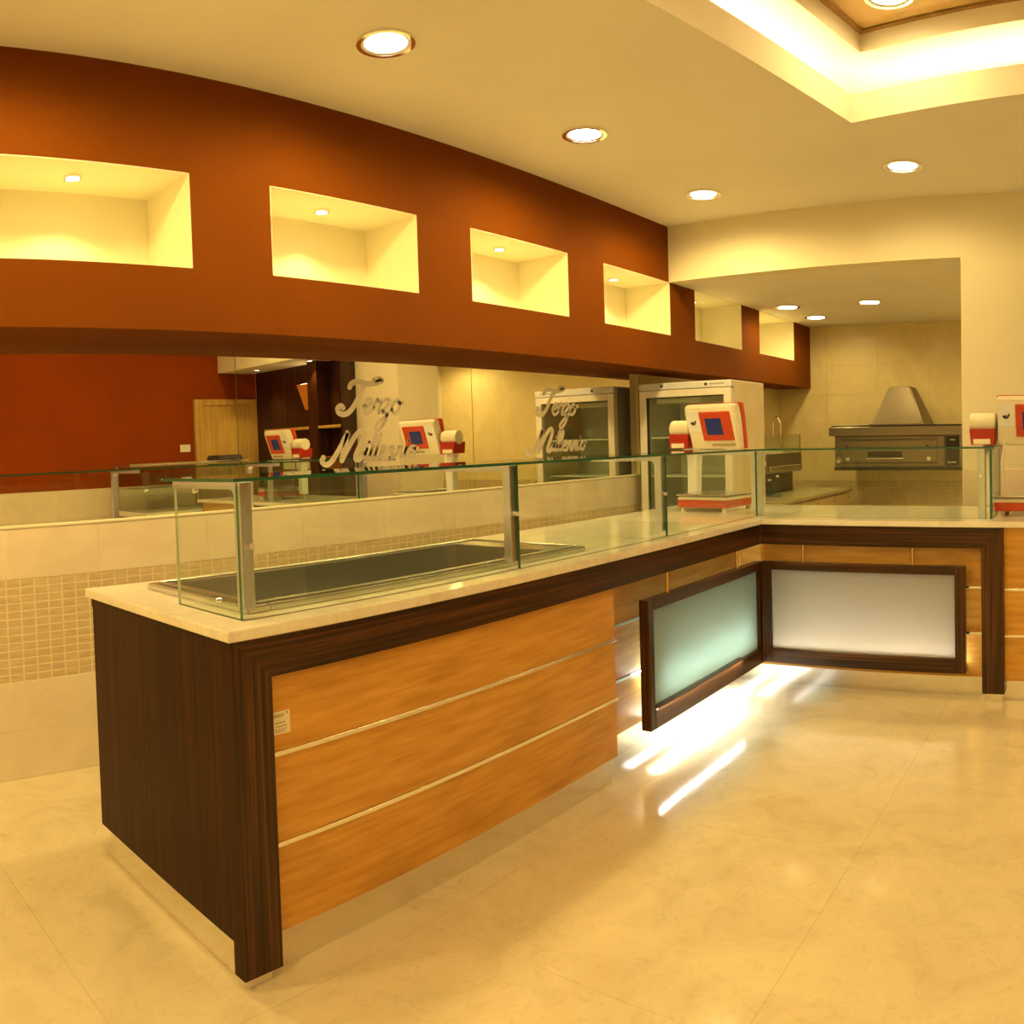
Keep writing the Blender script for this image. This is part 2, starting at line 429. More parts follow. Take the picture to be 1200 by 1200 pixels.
# ------------------------------------------------------------------ low tiled wall, mirror wall behind
wleft = struct(build('wall_left', MB().box(XM - 0.4, XM - 0.03, YR, YF, 0, SB + 0.3), 'cream_paint'))
HW, MZ0, MZ1 = 1.163, 0.447, 0.918
build('tile_backing', MB().box(XM - 0.03, XM - 0.0024, YR, 6.30, 0, HW - 0.012), 'mosaic_grout', wleft)
build('ledge_cap', MB().box(XM - 0.03, XM + 0.004, YR, 6.30, HW - 0.012, HW), 'cream_paint', wleft, 0.002)
ty = [-0.2, 0.4, 1.0, 1.6, 2.2, 2.8, 3.4, 4.0, 4.6, 5.2, 5.8, 6.30]
for z0, z1 in ((0.0, 0.223), (0.223, MZ0), (MZ1, HW - 0.012)):
    for i in range(len(ty) - 1):
        bx('wall_tile', XM - 0.01, XM, ty[i] + 0.0008, ty[i + 1] - 0.0008, z0 + 0.0008, z1 - 0.0008, 'wall_tile', wleft, 0.0006)
# brick-shaped mosaic: single pieces where the picture shows them
NROW = 13; rh = (MZ1 - MZ0) / NROW; cw = 0.068
def mosaic_piece(y, r):
    z = MZ0 + r * rh
    return (XM - 0.009, XM - 0.001, y + 0.0035, y + cw - 0.0035, z + 0.0028, z + rh - 0.0028)
proto = None; rest = MB(); rows_done = 0
y = 0.86
me_piece = None
cols = []
while y < 6.25: cols.append(y); y += cw
for ci, y in enumerate(cols):
    for r in range(NROW):
        near = y < 1.72
        top = r == NROW - 1
        if near or (top and ci < 13 + 125):
            if me_piece is None:
                o = bx('mosaic_tile', *mosaic_piece(y, r), 'mosaic', wleft, 0.001); me_piece = o.data
            else:
                q = mosaic_piece(y, r)
                o = bpy.data.objects.new('mosaic_tile', me_piece); COL.objects.link(o)
                o.parent = wleft
                o.location = Vector(((q[0] + q[1]) / 2, (q[2] + q[3]) / 2, (q[4] + q[5]) / 2)) - FR[wleft]
        else: rest.box(*mosaic_piece(y, r))
o = build('mosaic_field', rest, 'mosaic', wleft); o['kind'] = 'stuff'

MIRY = [-1.198, 0.61, 2.419, 4.228, 6.20]
mir_lab = ['tall mirror panel left of the one beside the first seam, above the low tiled wall',
           'mirror panel above the tiled wall, reflecting the red wall and door',
           'mirror panel bearing the first cream script lettering',
           'mirror panel beside the glass fridge, bearing the second script lettering']
for i in range(4):
    mm = build('mirror', MB().box(XM - 0.03, XM - 0.022, MIRY[i] + 0.0025, MIRY[i + 1] - 0.0025, HW, SB, mis=[1, 1, 1, 1, 1, 0]), ['mirror', 'mirror_edge'])
    tag(mm, mir_lab[i], 'mirror')

# ------------------------------------------------------------------ back wall, pier, kitchen shell
m = MB()
m.box(XN, XR, YB, YB + 0.15, NT, HC)                                     # beam over the opening
m.box(XJ, XJ2, YB, YB + 0.60, 0, NT)                                     # pier
m.box(XJ2, XR, YB, YB + 0.15, 0, NT)
wb = struct(build('wall_back', m, 'cream_paint'))
bx('tile_dado', XJ - 0.0, XJ2, YB - 0.012, YB, 0, 1.20, 'wall_tile', wb, 0.002)
struct(build('ceiling_kitchen', MB().box(XS - 0.45, XR, YB + 0.15, YF + 0.1, NT, NT + 0.05), 'ceiling_paint'))
wk = struct(build('wall_kitchen', MB().box(XM - 0.1, XR, YF + 0.008, YF + 0.1, 0, NT), 'kitchen_tile'))
kx = [XM, -3.18, -2.58, -1.98, -1.38, -0.78, -0.18, 0.42, 1.02, XR]
kz = [0, 0.33, 0.67, 0.94, 1.27, 1.60, 1.93, 2.26, 2.59, NT]
for i in range(len(kx) - 1):
    for j in range(len(kz) - 1):
        if 0.66 < kz[j] < 0.9: continue
        bx('wall_tile', kx[i] + 0.0006, kx[i + 1] - 0.0006, YF - 0.0, YF + 0.009, kz[j] + 0.0006, kz[j + 1] - 0.0006, 'kitchen_tile', wk, 0.0005)
m = MB()
nx = int((XR - XM) / 0.068)
for i in range(nx):
    for r in range(7):
        z = 0.67 + r * 0.0386
        m.box(XM + i * 0.068 + 0.003, XM + (i + 1) * 0.068 - 0.003, YF + 0.0, YF + 0.008, z + 0.0025, z + 0.0386 - 0.0025)
o = build('mosaic_field', m, 'mosaic', wk); o['kind'] = 'stuff'
wkl = struct(build('wall_kitchen_left', MB().box(XM - 0.03, XM, 6.30, YF, 0, SB), 'kitchen_tile'))
wr = struct(build('wall_right', MB().box(XR, XR + 0.1, YR, YF, 0, HC), 'red_paint'))
struct(build('wall_rear', MB().box(XM, XR, YR - 0.1, YR, 0, HC), 'cream_paint'))
bx('tile_dado', XR - 0.012, XR, YR, 5.2, 0, 1.12, 'wall_tile', wr, 0.002)
struct(build('wall_kitchen_right', MB().box(XR - 0.02, XR, YB + 0.15, YF, 0, NT), 'cream_paint'))

# ------------------------------------------------------------------ downlights
def lamp_spot(name, loc, power, size, blend, radius, col, parent=None):
    l = bpy.data.lights.new(name, 'SPOT'); l.energy = power; l.spot_size = math.radians(size); l.spot_blend = blend
    l.shadow_soft_size = radius; l.color = col
    o = bpy.data.objects.new(name, l); COL.objects.link(o); o.location = loc
    if parent is not None: o.parent = parent
    return o
def make_downlight(r, glow):
    t = thing('downlight', '', 'downlight', (0, 0, 0), 0.0)
    build('trim_ring', MB().ring((0, 0, 0), r * 0.84, r, -0.012, 0.0, 40), 'chrome', t, smooth=True)
    build('reflector', MB().ring((0, 0, 0), r * 0.74, r * 0.86, -0.006, 0.0, 40), 'fridge_white', t, smooth=True)
    build('lamp_disc', MB().cyl((0, 0, -0.004), (0, 0, -0.0005), r * 0.78, 40), glow, t)
    return t
DL = make_downlight(0.125, 'lamp_glow')
NL = make_downlight(0.042, 'niche_glow')
def place_dl(proto, used, loc, label, group, power, size, radius, col, blend=0.5):
    o = proto if not used else copy_tree(proto)
    used.append(1)
    o.location = loc
    tag(o, label, 'downlight', group)
    BEAMS.append((o, power, size, blend, radius, col))
ud, un, BEAMS = [], [], []
row1 = [(-2.70, 1.06, 'round recessed downlight in the ceiling before the first niche'),
        (-2.69, 2.524, 'round ceiling downlight facing the second bulkhead niche, biggest of its row'),
        (-2.72, 4.027, 'round ceiling downlight facing the third bulkhead niche'),
        (-2.709, 5.462, 'round ceiling downlight beside the bulkhead close to the kitchen beam'),
        (-1.277, 5.405, 'round ceiling downlight between the lit cove corner and the kitchen beam'),
        (0.25, 5.40, 'round ceiling downlight ahead of the dark shelving')]
for x, yy, lb in row1:
    place_dl(DL, ud, (x, yy, HC), lb, 'shop ceiling downlights', SPOT_W * (0.40 if x > -2 else 1.0), 174, 0.09, WARM)
for x, yy, wh in ((-2.7, -0.4, 'in line with the bulkhead niches, near the rear wall'), (-0.9, -1.2, 'between the cove and the rear wall'), (0.9, -1.2, 'in the corner of the rear wall and red wall')):
    place_dl(DL, ud, (x, yy, HC), 'round ceiling downlight ' + wh, 'shop ceiling downlights', SPOT_W * 1.5, 174, 0.09, WARM)
place_dl(DL, ud, (-1.03, 4.11, 3.56), 'round downlight in the golden panel inside the cove', 'cove panel downlights', PANEL_W, 174, 0.09, WARM)
for a, b, wh in ((0.85, 2.2, 'long side facing the bulkhead'), (2.2, 0.75, 'corner near the dark shelving'), (1.9, 2.4, 'middle')):
    p = cv(a, b, 3.56)
    place_dl(DL, ud, p, 'round downlight in the golden cove panel at its ' + wh, 'cove panel downlights', PANEL_W, 174, 0.09, WARM)
for x, yy, lb in ((-3.03, 7.894, 'kitchen ceiling downlight beside the fifth niche'), (-3.02, 8.703, 'kitchen ceiling downlight nearest the tiled far wall'),
                  (-2.21, 7.918, 'kitchen ceiling downlight standing apart in front of the oven')):
    place_dl(DL, ud, (x, yy, NT), lb, 'kitchen downlights', KITCHEN_W, 174, 0.09, WARM)
for x, yk, wh in ((-0.6, 7.9, 'right behind the pier'), (0.6, 7.9, 'behind the dark shelving'), (0.9, 9.0, 'in the far right corner')):
    place_dl(DL, ud, (x, yk, NT), 'kitchen ceiling downlight ' + wh, 'kitchen downlights', KITCHEN_W * 1.7, 174, 0.09, WARM)
ordn = ['first', 'second', 'third', 'fourth', 'fifth', 'sixth']
where = ['widest niche, which holds a bright light pool', 'second niche of the bulkhead', 'third niche of the bulkhead', 'fourth niche, beside the kitchen beam', 'niche just past the kitchen beam', 'last niche by the tiled wall']
NX = [-3.569, -3.585, -3.595, -3.631, -3.653, -3.66]; NY = [1.463, 2.859, 4.308, 5.72, 7.10, 8.50]
for i in range(6):
    place_dl(NL, un, (NX[i], NY[i], NT - 0.004), 'tiny spotlight in the top of the ' + where[i], 'niche spotlights', NICHE_W, 112, 0.02, WARM_N, 0.35)

# ------------------------------------------------------------------ marble counter top
XF, YE, YI = -1.9317, 1.174, 4.5563
XB, YK, XE = -2.924, 5.55, 0.42
ZT, ZM = 0.9832, 0.9526
m = MB()
HX0, HX1, HY0, HY1 = -2.70, -2.165, 1.41, 2.86            # cut-out for the food well
gx = [XB, HX0, HX1, XF, XE]; gy = [YE, HY0, HY1, YI, YK]
cells = {(i, j) for i in range(4) for j in range(4) if (i < 3 or j == 3) and (i, j) != (1, 1)}
nv = 25
m.v = [(gx[i], gy[j], z) for z in (ZT, ZM) for j in range(5) for i in range(5)]
for (i, j) in cells:
    a, b, c, d = j * 5 + i, j * 5 + i + 1, (j + 1) * 5 + i + 1, (j + 1) * 5 + i
    m.f.append((a, b, c, d)); m.f.append((nv + d, nv + c, nv + b, nv + a)); m.mi += [0, 0]
    for (p, q, di, dj) in ((a, b, 0, -1), (b, c, 1, 0), (c, d, 0, 1), (d, a, -1, 0)):
        if (i + di, j + dj) not in cells: m.f.append((q, p, nv + p, nv + q)); m.mi.append(0)
ct = build('countertop', m, 'counter_marble', None, 0.003, 2)
tag(ct, 'cream polished stone slab topping the whole corner counter', 'countertop')

# ------------------------------------------------------------------ long counter
XW, YW = XF - 0.02, YE + 0.02            # faces of the ebony carcass
ZFB, ZEP = 0.836, 0.121
sc_ = thing('serving_counter', 'long serving counter with ebony end and bamboo front boards', 'counter', ((XW + XB) / 2, 2.9, 0))
bx('end_panel', XB + 0.02, XW - 0.05, YW, YW + 0.035, ZEP, ZM, 'ebony_end', sc_, 0)
bx('leg_side', XW - 0.05, XW - 0.0006, YW, YW + 0.02, 0.030, ZM, 'ebony_end', sc_, 0)
bx('end_cleat', XB + 0.011, XB + 0.02, YW, YW + 0.035, ZM - 0.035, ZM, 'ebony_end', sc_, 0)
# mitred portal: corner leg and top fascia
leg = MB()
LW = 0.126
leg.prism([(YW + 0.0004, 0.030), (YW + LW, 0.030), (YW + LW, ZFB), (YW + 0.0004, ZM)], XW - 0.0006, XW, 'x').box(XW - 0.05, XW - 0.0006, YW + 0.02, YW + LW, 0.030, ZFB)
build('corner_leg', leg, 'ebony_vertical', sc_)
fa = MB()
fa.prism([(YW + 0.0004, ZM), (YW + LW, ZFB), (YI + 0.02, ZFB), (YI + 0.02, ZM)], XW - 0.0006, XW, 'x').box(XW - 0.03, XW - 0.0006, YW + LW, YI + 0.02, ZFB, ZM)
build('fascia', fa, 'ebony_along_y', sc_)
bx('leg_foot', XW - 0.055, XW - 0.012, YW + 0.012, YW + 0.10, 0, 0.030, 'chrome', sc_)
bx('end_kick', XB + 0.05, XW - 0.06, YW + 0.02, YW + 0.03, 0, ZEP, 'kick_steel', sc_)
XBm = XW - 0.022; YBE = 3.045
zb = [(0.618, ZFB), (0.364, 0.604), (0.112, 0.350)]
for z0, z1 in zb:
    bx('front_board', XBm - 0.018, XBm, YW + LW, YBE, z0, z1, 'bamboo_along_y', sc_)
for z in (0.611, 0.357):
    bx('metal_strip', XBm - 0.018, XBm + 0.005, YW + LW, YBE + 0.008, z - 0.0068, z + 0.0068, 'strip_metal', sc_, 0.001)
bx('front_kick', XW - 0.05, XW - 0.042, YW + LW - 0.02, YBE - 0.02, 0, 0.112, 'kick_steel', sc_)
bx('board_backing', XBm - 0.05, XBm - 0.018, YW + LW, YBE, 0.112, ZFB, 'dark_backing', sc_)
bx('carcass', XB + 0.04, XBm - 0.05, YW + 0.05, YBE - 0.01, 0.03, 0.72, 'dark_backing', sc_)
bx('back_panel', XB + 0.02, XB + 0.04, YW + 0.035, YI + 0.02, 0.0, ZM, 'ebony_end', sc_)
# recess of the long counter
XRc = -2.115; YRc = 4.665
for z0, z1 in zb:
    bx('recess_board', XRc - 0.018, XRc, YBE, YRc, z0, z1 if z1 < 0.8 else ZM, 'bamboo_along_y', sc_)
for z in (0.611, 0.357):
    bx('recess_strip', XRc - 0.018, XRc + 0.006, YBE, YRc, z - 0.0068, z + 0.0068, 'chrome', sc_, 0.001)
bx('recess_kick', XRc - 0.03, XRc - 0.02, YBE, YRc + 0.02, 0, 0.112, 'kick_steel', sc_)
bx('recess_return', XRc, XBm - 0.05, YBE - 0.012, YBE, 0.112, ZFB, 'bamboo_along_x', sc_)
bx('kick_return', XRc - 0.02, XW - 0.05, YBE - 0.03, YBE - 0.02, 0.0, 0.112, 'kick_steel', sc_)
# inspection label
lb = bx('paper_label', XBm, XBm + 0.0012, YW + LW + 0.001, YW + LW + 0.07, 0.664, 0.728, 'paper', sc_, 0)
lb['label'] = 'small cream printed label'
for z, a, b, h in ((0.7125, 0.004, 0.046, 0.008), (0.694, 0.020, 0.052, 0.004), (0.684, 0.022, 0.054, 0.004), (0.676, 0.018, 0.056, 0.003), (0.670, 0.022, 0.05, 0.003)):
    yy = YW + LW + a
    k = 0
    t = MB()
    while yy < YW + LW + b:
        wdt = random.uniform(0.003, 0.006); t.box(XBm + 0.0012, XBm + 0.0015, yy, yy + wdt, z, z + h); yy += wdt + 0.0018
    build('print_line', t, 'ink_soft', lb)
build('print_mark', MB().box(XBm + 0.0012, XBm + 0.0015, YW + LW + 0.058, YW + LW + 0.062, 0.719, 0.724), 'ink', lb)

# ------------------------------------------------------------------ cross counter
YWc = YI + 0.02
bc = thing('cross_counter', 'counter wing with ebony portal frame and wooden boards, facing the shop', 'counter', (-0.5, 5.1, 0))
XL0, XL1 = -0.677, -0.556
fa = MB(); fa.prism([(XW, ZM), (XW, ZFB), (XL0, ZFB), (XL1, ZM)], YWc, YWc + 0.03, 'y')
build('fascia', fa, 'ebony_along_x', bc, 0.0015)
lg = MB(); lg.prism([(XL0, ZFB), (XL1, ZM), (XL1, 0.045), (XL0, 0.045)], YWc, YWc + 0.08, 'y')
build('portal_leg', lg, 'ebony_vertical', bc, 0.0015)
bx('leg_foot', XL0 + 0.01, XL1 - 0.01, YWc + 0.01, YWc + 0.075, 0, 0.045, 'chrome', bc)
for z0, z1 in zb:
    bx('recess_board', XRc, XL0, YRc, YRc + 0.018, z0, z1 if z1 < 0.8 else ZM, 'bamboo_along_x', bc)
    bx('side_board', XL1 - 0.01, XE - 0.03, YWc + 0.03, YWc + 0.048, z0, z1 if z1 < 0.8 else ZM, 'bamboo_along_x', bc)
for z in (0.611, 0.357):
    bx('recess_strip', XRc, XL0, YRc - 0.006, YRc + 0.018, z - 0.0068, z + 0.0068, 'chrome', bc, 0.001)
    bx('side_strip', XL1, XE - 0.03, YWc + 0.025, YWc + 0.048, z - 0.0068, z + 0.0068, 'strip_metal', bc, 0.001)
bx('recess_kick', XRc - 0.03, XL0 + 0.02, YRc + 0.02, YRc + 0.03, 0, 0.112, 'kick_steel', bc)
bx('side_kick', XL1 - 0.03, XE - 0.03, YWc + 0.055, YWc + 0.065, 0, 0.112, 'kick_steel', bc)
bx('end_panel', XE - 0.04, XE - 0.02, YWc + 0.03, YK - 0.02, 0.03, ZM, 'ebony_vertical', bc)
bx('rear_side', XB + 0.02, XB + 0.04, YI + 0.022, YK - 0.02, 0.0, ZM, 'ebony_vertical', bc)
bx('rear_panel', XB + 0.04, XE - 0.04, YK - 0.04, YK - 0.02, 0.0, ZM, 'ebony_vertical', bc)

# ------------------------------------------------------------------ hanging frosted panels
def hanging(label, axis, a0, a1, p, depth, z0, z1, rw, zr0, zr1, fmat_h, gmat, rods):
    """axis 'y': panel in a plane x = p; axis 'x': plane y = p; depth signed away from the viewer"""
    ctr = ((p + depth / 2, (a0 + a1) / 2, z0) if axis == 'y' else ((a0 + a1) / 2, p + depth / 2, z0))
    t = thing('hanging_panel', label, 'hanging panel', ctr)
    d0, d1 = sorted((p, p + depth))
    def b(name, u0, u1, q0, q1, w0, w1, mat, bv=0.002):
        if axis == 'y': return bx(name, q0, q1, u0, u1, w0, w1, mat, t, bv)
        return bx(name, u0, u1, q0, q1, w0, w1, mat, t, bv)
    b('frame_stile', a0, a0 + rw, d0, d1, z0, z1, 'ebony_vertical')
    b('frame_stile', a1 - rw, a1, d0, d1, z0, z1, 'ebony_vertical')
    b('frame_rail', a0 + rw, a1 - rw, d0, d1, z0, zr0, fmat_h)
    b('frame_rail', a0 + rw, a1 - rw, d0, d1, zr1, z1, fmat_h)
    mid = (d0 + d1) / 2
    b('frosted_pane', a0 + rw, a1 - rw, mid - 0.003, mid + 0.003, zr0, zr1, gmat, 0)
    for r in rods:
        c = (mid, r) if axis == 'y' else (r, mid)
        build('rod', MB().cyl((*c, z1), (*c, 0.953), 0.0085, 14), 'brass', t, smooth=True)
    return t
hl = hanging('ebony framed frosted green pane hung under the long counter', 'y', 3.292, 4.600, XW, -0.05, 0.141, 0.733, 0.046, 0.230, 0.684, 'ebony_along_y', 'frosted_green', (3.513, 4.302))
hr = hanging('ebony framed frosted white pane hung under the counter wing', 'x', -1.950, -0.768, YWc, 0.05, 0.150, 0.737, 0.056, 0.232, 0.690, 'ebony_along_x', 'frosted_white', (-1.70, -1.061))
m = MB().box(XW - 0.0215, XW + 0.012, 3.34, 4.29, 0.2385, 0.2425).box(XW + 0.010, XW + 0.012, 3.34, 4.29, 0.2350, 0.2385).box(XW - 0.0215, XW, 3.34, 4.29, 0.2302, 0.2385)
build('added_strip_cover', m, 'ebony_along_y', hl)  # added ledge and lip, hide the glowing strip from above
o = build('added_streak_strip', MB().box(XW + 0.001, XW + 0.0095, 3.35, 4.28, 0.2368, 0.2384), 'added_streak_strip', hl)  # added emitter, there to throw the white streak on the floor
o['label'] = 'thin cool white strip added for the floor streak, under an added ledge'
m = MB().box(-1.93, -0.79, 4.626, 4.655, 0.196, 0.201).box(-1.93, -0.79, 4.651, 4.655, 0.201, 0.235)
build('added_tube_baffle', m, 'ebony_along_x', hr)  # added baffle, keeps the tube from lighting the floor below it
# tubes behind the panels
o = build('led_tube', MB().cyl((-2.075, 3.46, 0.335), (-2.075, 4.48, 0.335), 0.013, 12), 'led_tube')
tag(o, 'cool white tube light behind the green frosted pane', 'tube light')
o = build('added_glow_batten', MB().box(-2.10, -2.03, 3.50, 4.52, 0.128, 0.136), 'added_floor_glow')  # added emitter for the white floor glow, wide to soften its reflection
tag(o, 'flat cool white light batten added for the floor glow, behind the rail of the green pane', 'light batten')
o = build('led_tube', MB().cyl((-1.90, 4.638, 0.215), (-0.80, 4.638, 0.215), 0.010, 12), 'led_tube_bright')
tag(o, 'cool white tube light behind the white frosted pane', 'tube light')

# ------------------------------------------------------------------ sunken steel food well
wx0, wx1, wy0, wy1 = -2.755, -2.10, 1.345, 3.03
fw = thing('food_well', 'long sunken stainless steel food well in the countertop', 'food well', ((wx0 + wx1) / 2, (wy0 + wy1) / 2, ZT))
zr = ZT + 0.022
rim = MB(); bx0, bx1, by0, by1 = -2.685, -2.18, 1.425, 2.845
rim.box(wx0, wx1, wy0, by0, ZT, zr); rim.box(wx0, wx1, by1, wy1, ZT, zr)
rim.box(wx0, bx0, by0, by1, ZT, zr); rim.box(bx1, wx1, by0, by1, ZT, zr)
build('rim', rim, 'steel', fw, 0.004, 2)
lip = MB()
for (a0, a1, b0, b1) in ((wx0 + 0.03, wx1 - 0.03, wy0 + 0.028, wy0 + 0.036), (wx0 + 0.03, wx1 - 0.03, wy1 - 0.036, wy1 - 0.028), (wx0 + 0.028, wx0 + 0.036, wy0 + 0.036, wy1 - 0.036), (wx1 - 0.036, wx1 - 0.028, wy0 + 0.036, wy1 - 0.036)):
    lip.box(a0, a1, b0, b1, zr, zr + 0.006)
build('raised_bead', lip, 'steel', fw, 0.002)
m = MB(); zf_ = 0.80
m.box(bx0, bx1, by0, by1, zf_ - 0.003, zf_)
m.box(bx0, bx0 + 0.002, by0, by1, zf_, zr - 0.003); m.box(bx1 - 0.002, bx1, by0, by1, zf_, zr - 0.003)
m.box(bx0 + 0.002, bx1 - 0.002, by0, by0 + 0.002, zf_, zr - 0.003); m.box(bx0 + 0.002, bx1 - 0.002, by1 - 0.002, by1, zf_, zr - 0.003)
build('basin', m, 'steel', fw)
build('drain', MB().cyl(((bx0 + bx1) / 2, 2.55, zf_), ((bx0 + bx1) / 2, 2.55, zf_ + 0.004), 0.03, 20), 'chrome', fw, smooth=True)

# ------------------------------------------------------------------ glass guard on the counter
GX, GY, GYB, GXR = -2.032, 1.283, 4.72, -0.632
GZ = 1.372
gg = thing('glass_guard', 'low glass display guard with steel brackets along the counter', 'glass guard', ((GX - 0.2), 3.0, ZT))
T8 = 0.010
def pane(name, x0, x1, y0, y1, z0, z1, clear, mats=('glass', 'glass_edge')):
    mis = [1] * 6
    for k in clear: mis[k] = 0
    return build(name, MB().box(x0, x1, y0, y1, z0, z1, mis=mis), list(mats), gg)
py = [GY, 2.50, 3.63, GYB + T8]
for i in range(3):
    pane('front_pane', GX - T8, GX, py[i] + 0.001, py[i + 1] - 0.001, ZT, GZ - 0.002, (4, 5))
pane('end_pane', -2.405, GX - T8, GY, GY + T8, ZT, GZ - 0.012, (2, 3), ('glass', 'glass_edge_pale'))
pane('wing_pane', GX, GXR - 0.014, GYB, GYB + T8, ZT, GZ - 0.002, (2, 3))
pane('end_pane', GXR - 0.014, GXR, GYB - 0.001, 5.10, ZT, GZ - 0.002, (4, 5))
for i in range(3):
    pane('top_pane', -2.46, GX + 0.004, py[i] - (0.012 if i == 0 else -0.001), py[i + 1] - 0.001, GZ, GZ + T8, (0, 1))
pane('top_pane', GX + 0.004, GXR + 0.012, GYB - 0.004, 5.10, GZ, GZ + T8, (0, 1))
def bracket(yc, first=False):
    x1 = GX - T8 - 0.001; x0 = x1 - 0.036; w2 = 0.019
    m = MB(); zb_ = 1.012
    # L profile in the x-z plane with a rounded elbow
    pts = [(x0, zb_), (x1, zb_), (x1, GZ - 0.006)]
    for k in range(1, 5):
        a = k / 4 * PI / 2
        pts.append((x1 - 0.006 + 0.006 * math.cos(a), GZ - 0.006 + 0.0055 * math.sin(a)))
    pts += [(x1 - 0.40, GZ - 0.0005), (x1 - 0.40, GZ - 0.022), (x0 - 0.022, GZ - 0.022)]
    for k in range(1, 5):
        a = k / 4 * PI / 2
        pts.append((x0 - 0.022 + 0.022 * math.sin(a), GZ - 0.044 + 0.022 * math.cos(a)))
    m.prism(pts, yc - w2, yc + w2, 'y')
    b = build('bracket', m, 'steel_post', gg, 0.002)
    for z in (1.19,):
        build('bolt', MB().cyl((x1 - 0.002, yc + 0.004, z), (x1 + 0.016, yc + 0.004, z), 0.009, 14), 'chrome', b, smooth=True)
    return b
for yc in (1.318, 2.485, 3.615, 4.77): bracket(yc)
# bracket of the wing, arm running away from the shop
m = MB(); y0 = GYB + T8 + 0.001
pts = [(y0, ZT), (y0 + 0.036, ZT), (y0 + 0.036, GZ - 0.05), (y0 + 0.046, GZ - 0.03), (y0 + 0.07, GZ - 0.022), (y0 + 0.39, GZ - 0.022), (y0 + 0.39, GZ - 0.0005), (y0, GZ - 0.0005)]
m.prism(pts, -0.715, -0.672, 'x')
b = build('bracket', m, 'steel_post', gg, 0.002)
build('bolt', MB().cyl((-0.695, y0 + 0.002, 1.22), (-0.695, y0 - 0.016, 1.22), 0.009, 14), 'chrome', b, smooth=True)
m = MB(); m.prism([(y0, ZT), (y0 + 0.036, ZT), (y0 + 0.036, GZ - 0.05), (y0 + 0.07, GZ - 0.022), (y0 + 0.35, GZ - 0.022), (y0 + 0.35, GZ - 0.0005), (y0, GZ - 0.0005)], GX + 0.002, GX + 0.036, 'x')
build('bracket', m, 'steel_post', gg, 0.002)
build('bolt', MB().cyl((-2.15, GY + 0.002, 1.028), (-2.15, GY - 0.012, 1.028), 0.007, 12), 'chrome', gg, smooth=True)
build('bolt', MB().cyl((-2.26, GY + 0.002, 1.345), (-2.26, GY - 0.012, 1.345), 0.007, 12), 'chrome', gg, smooth=True)

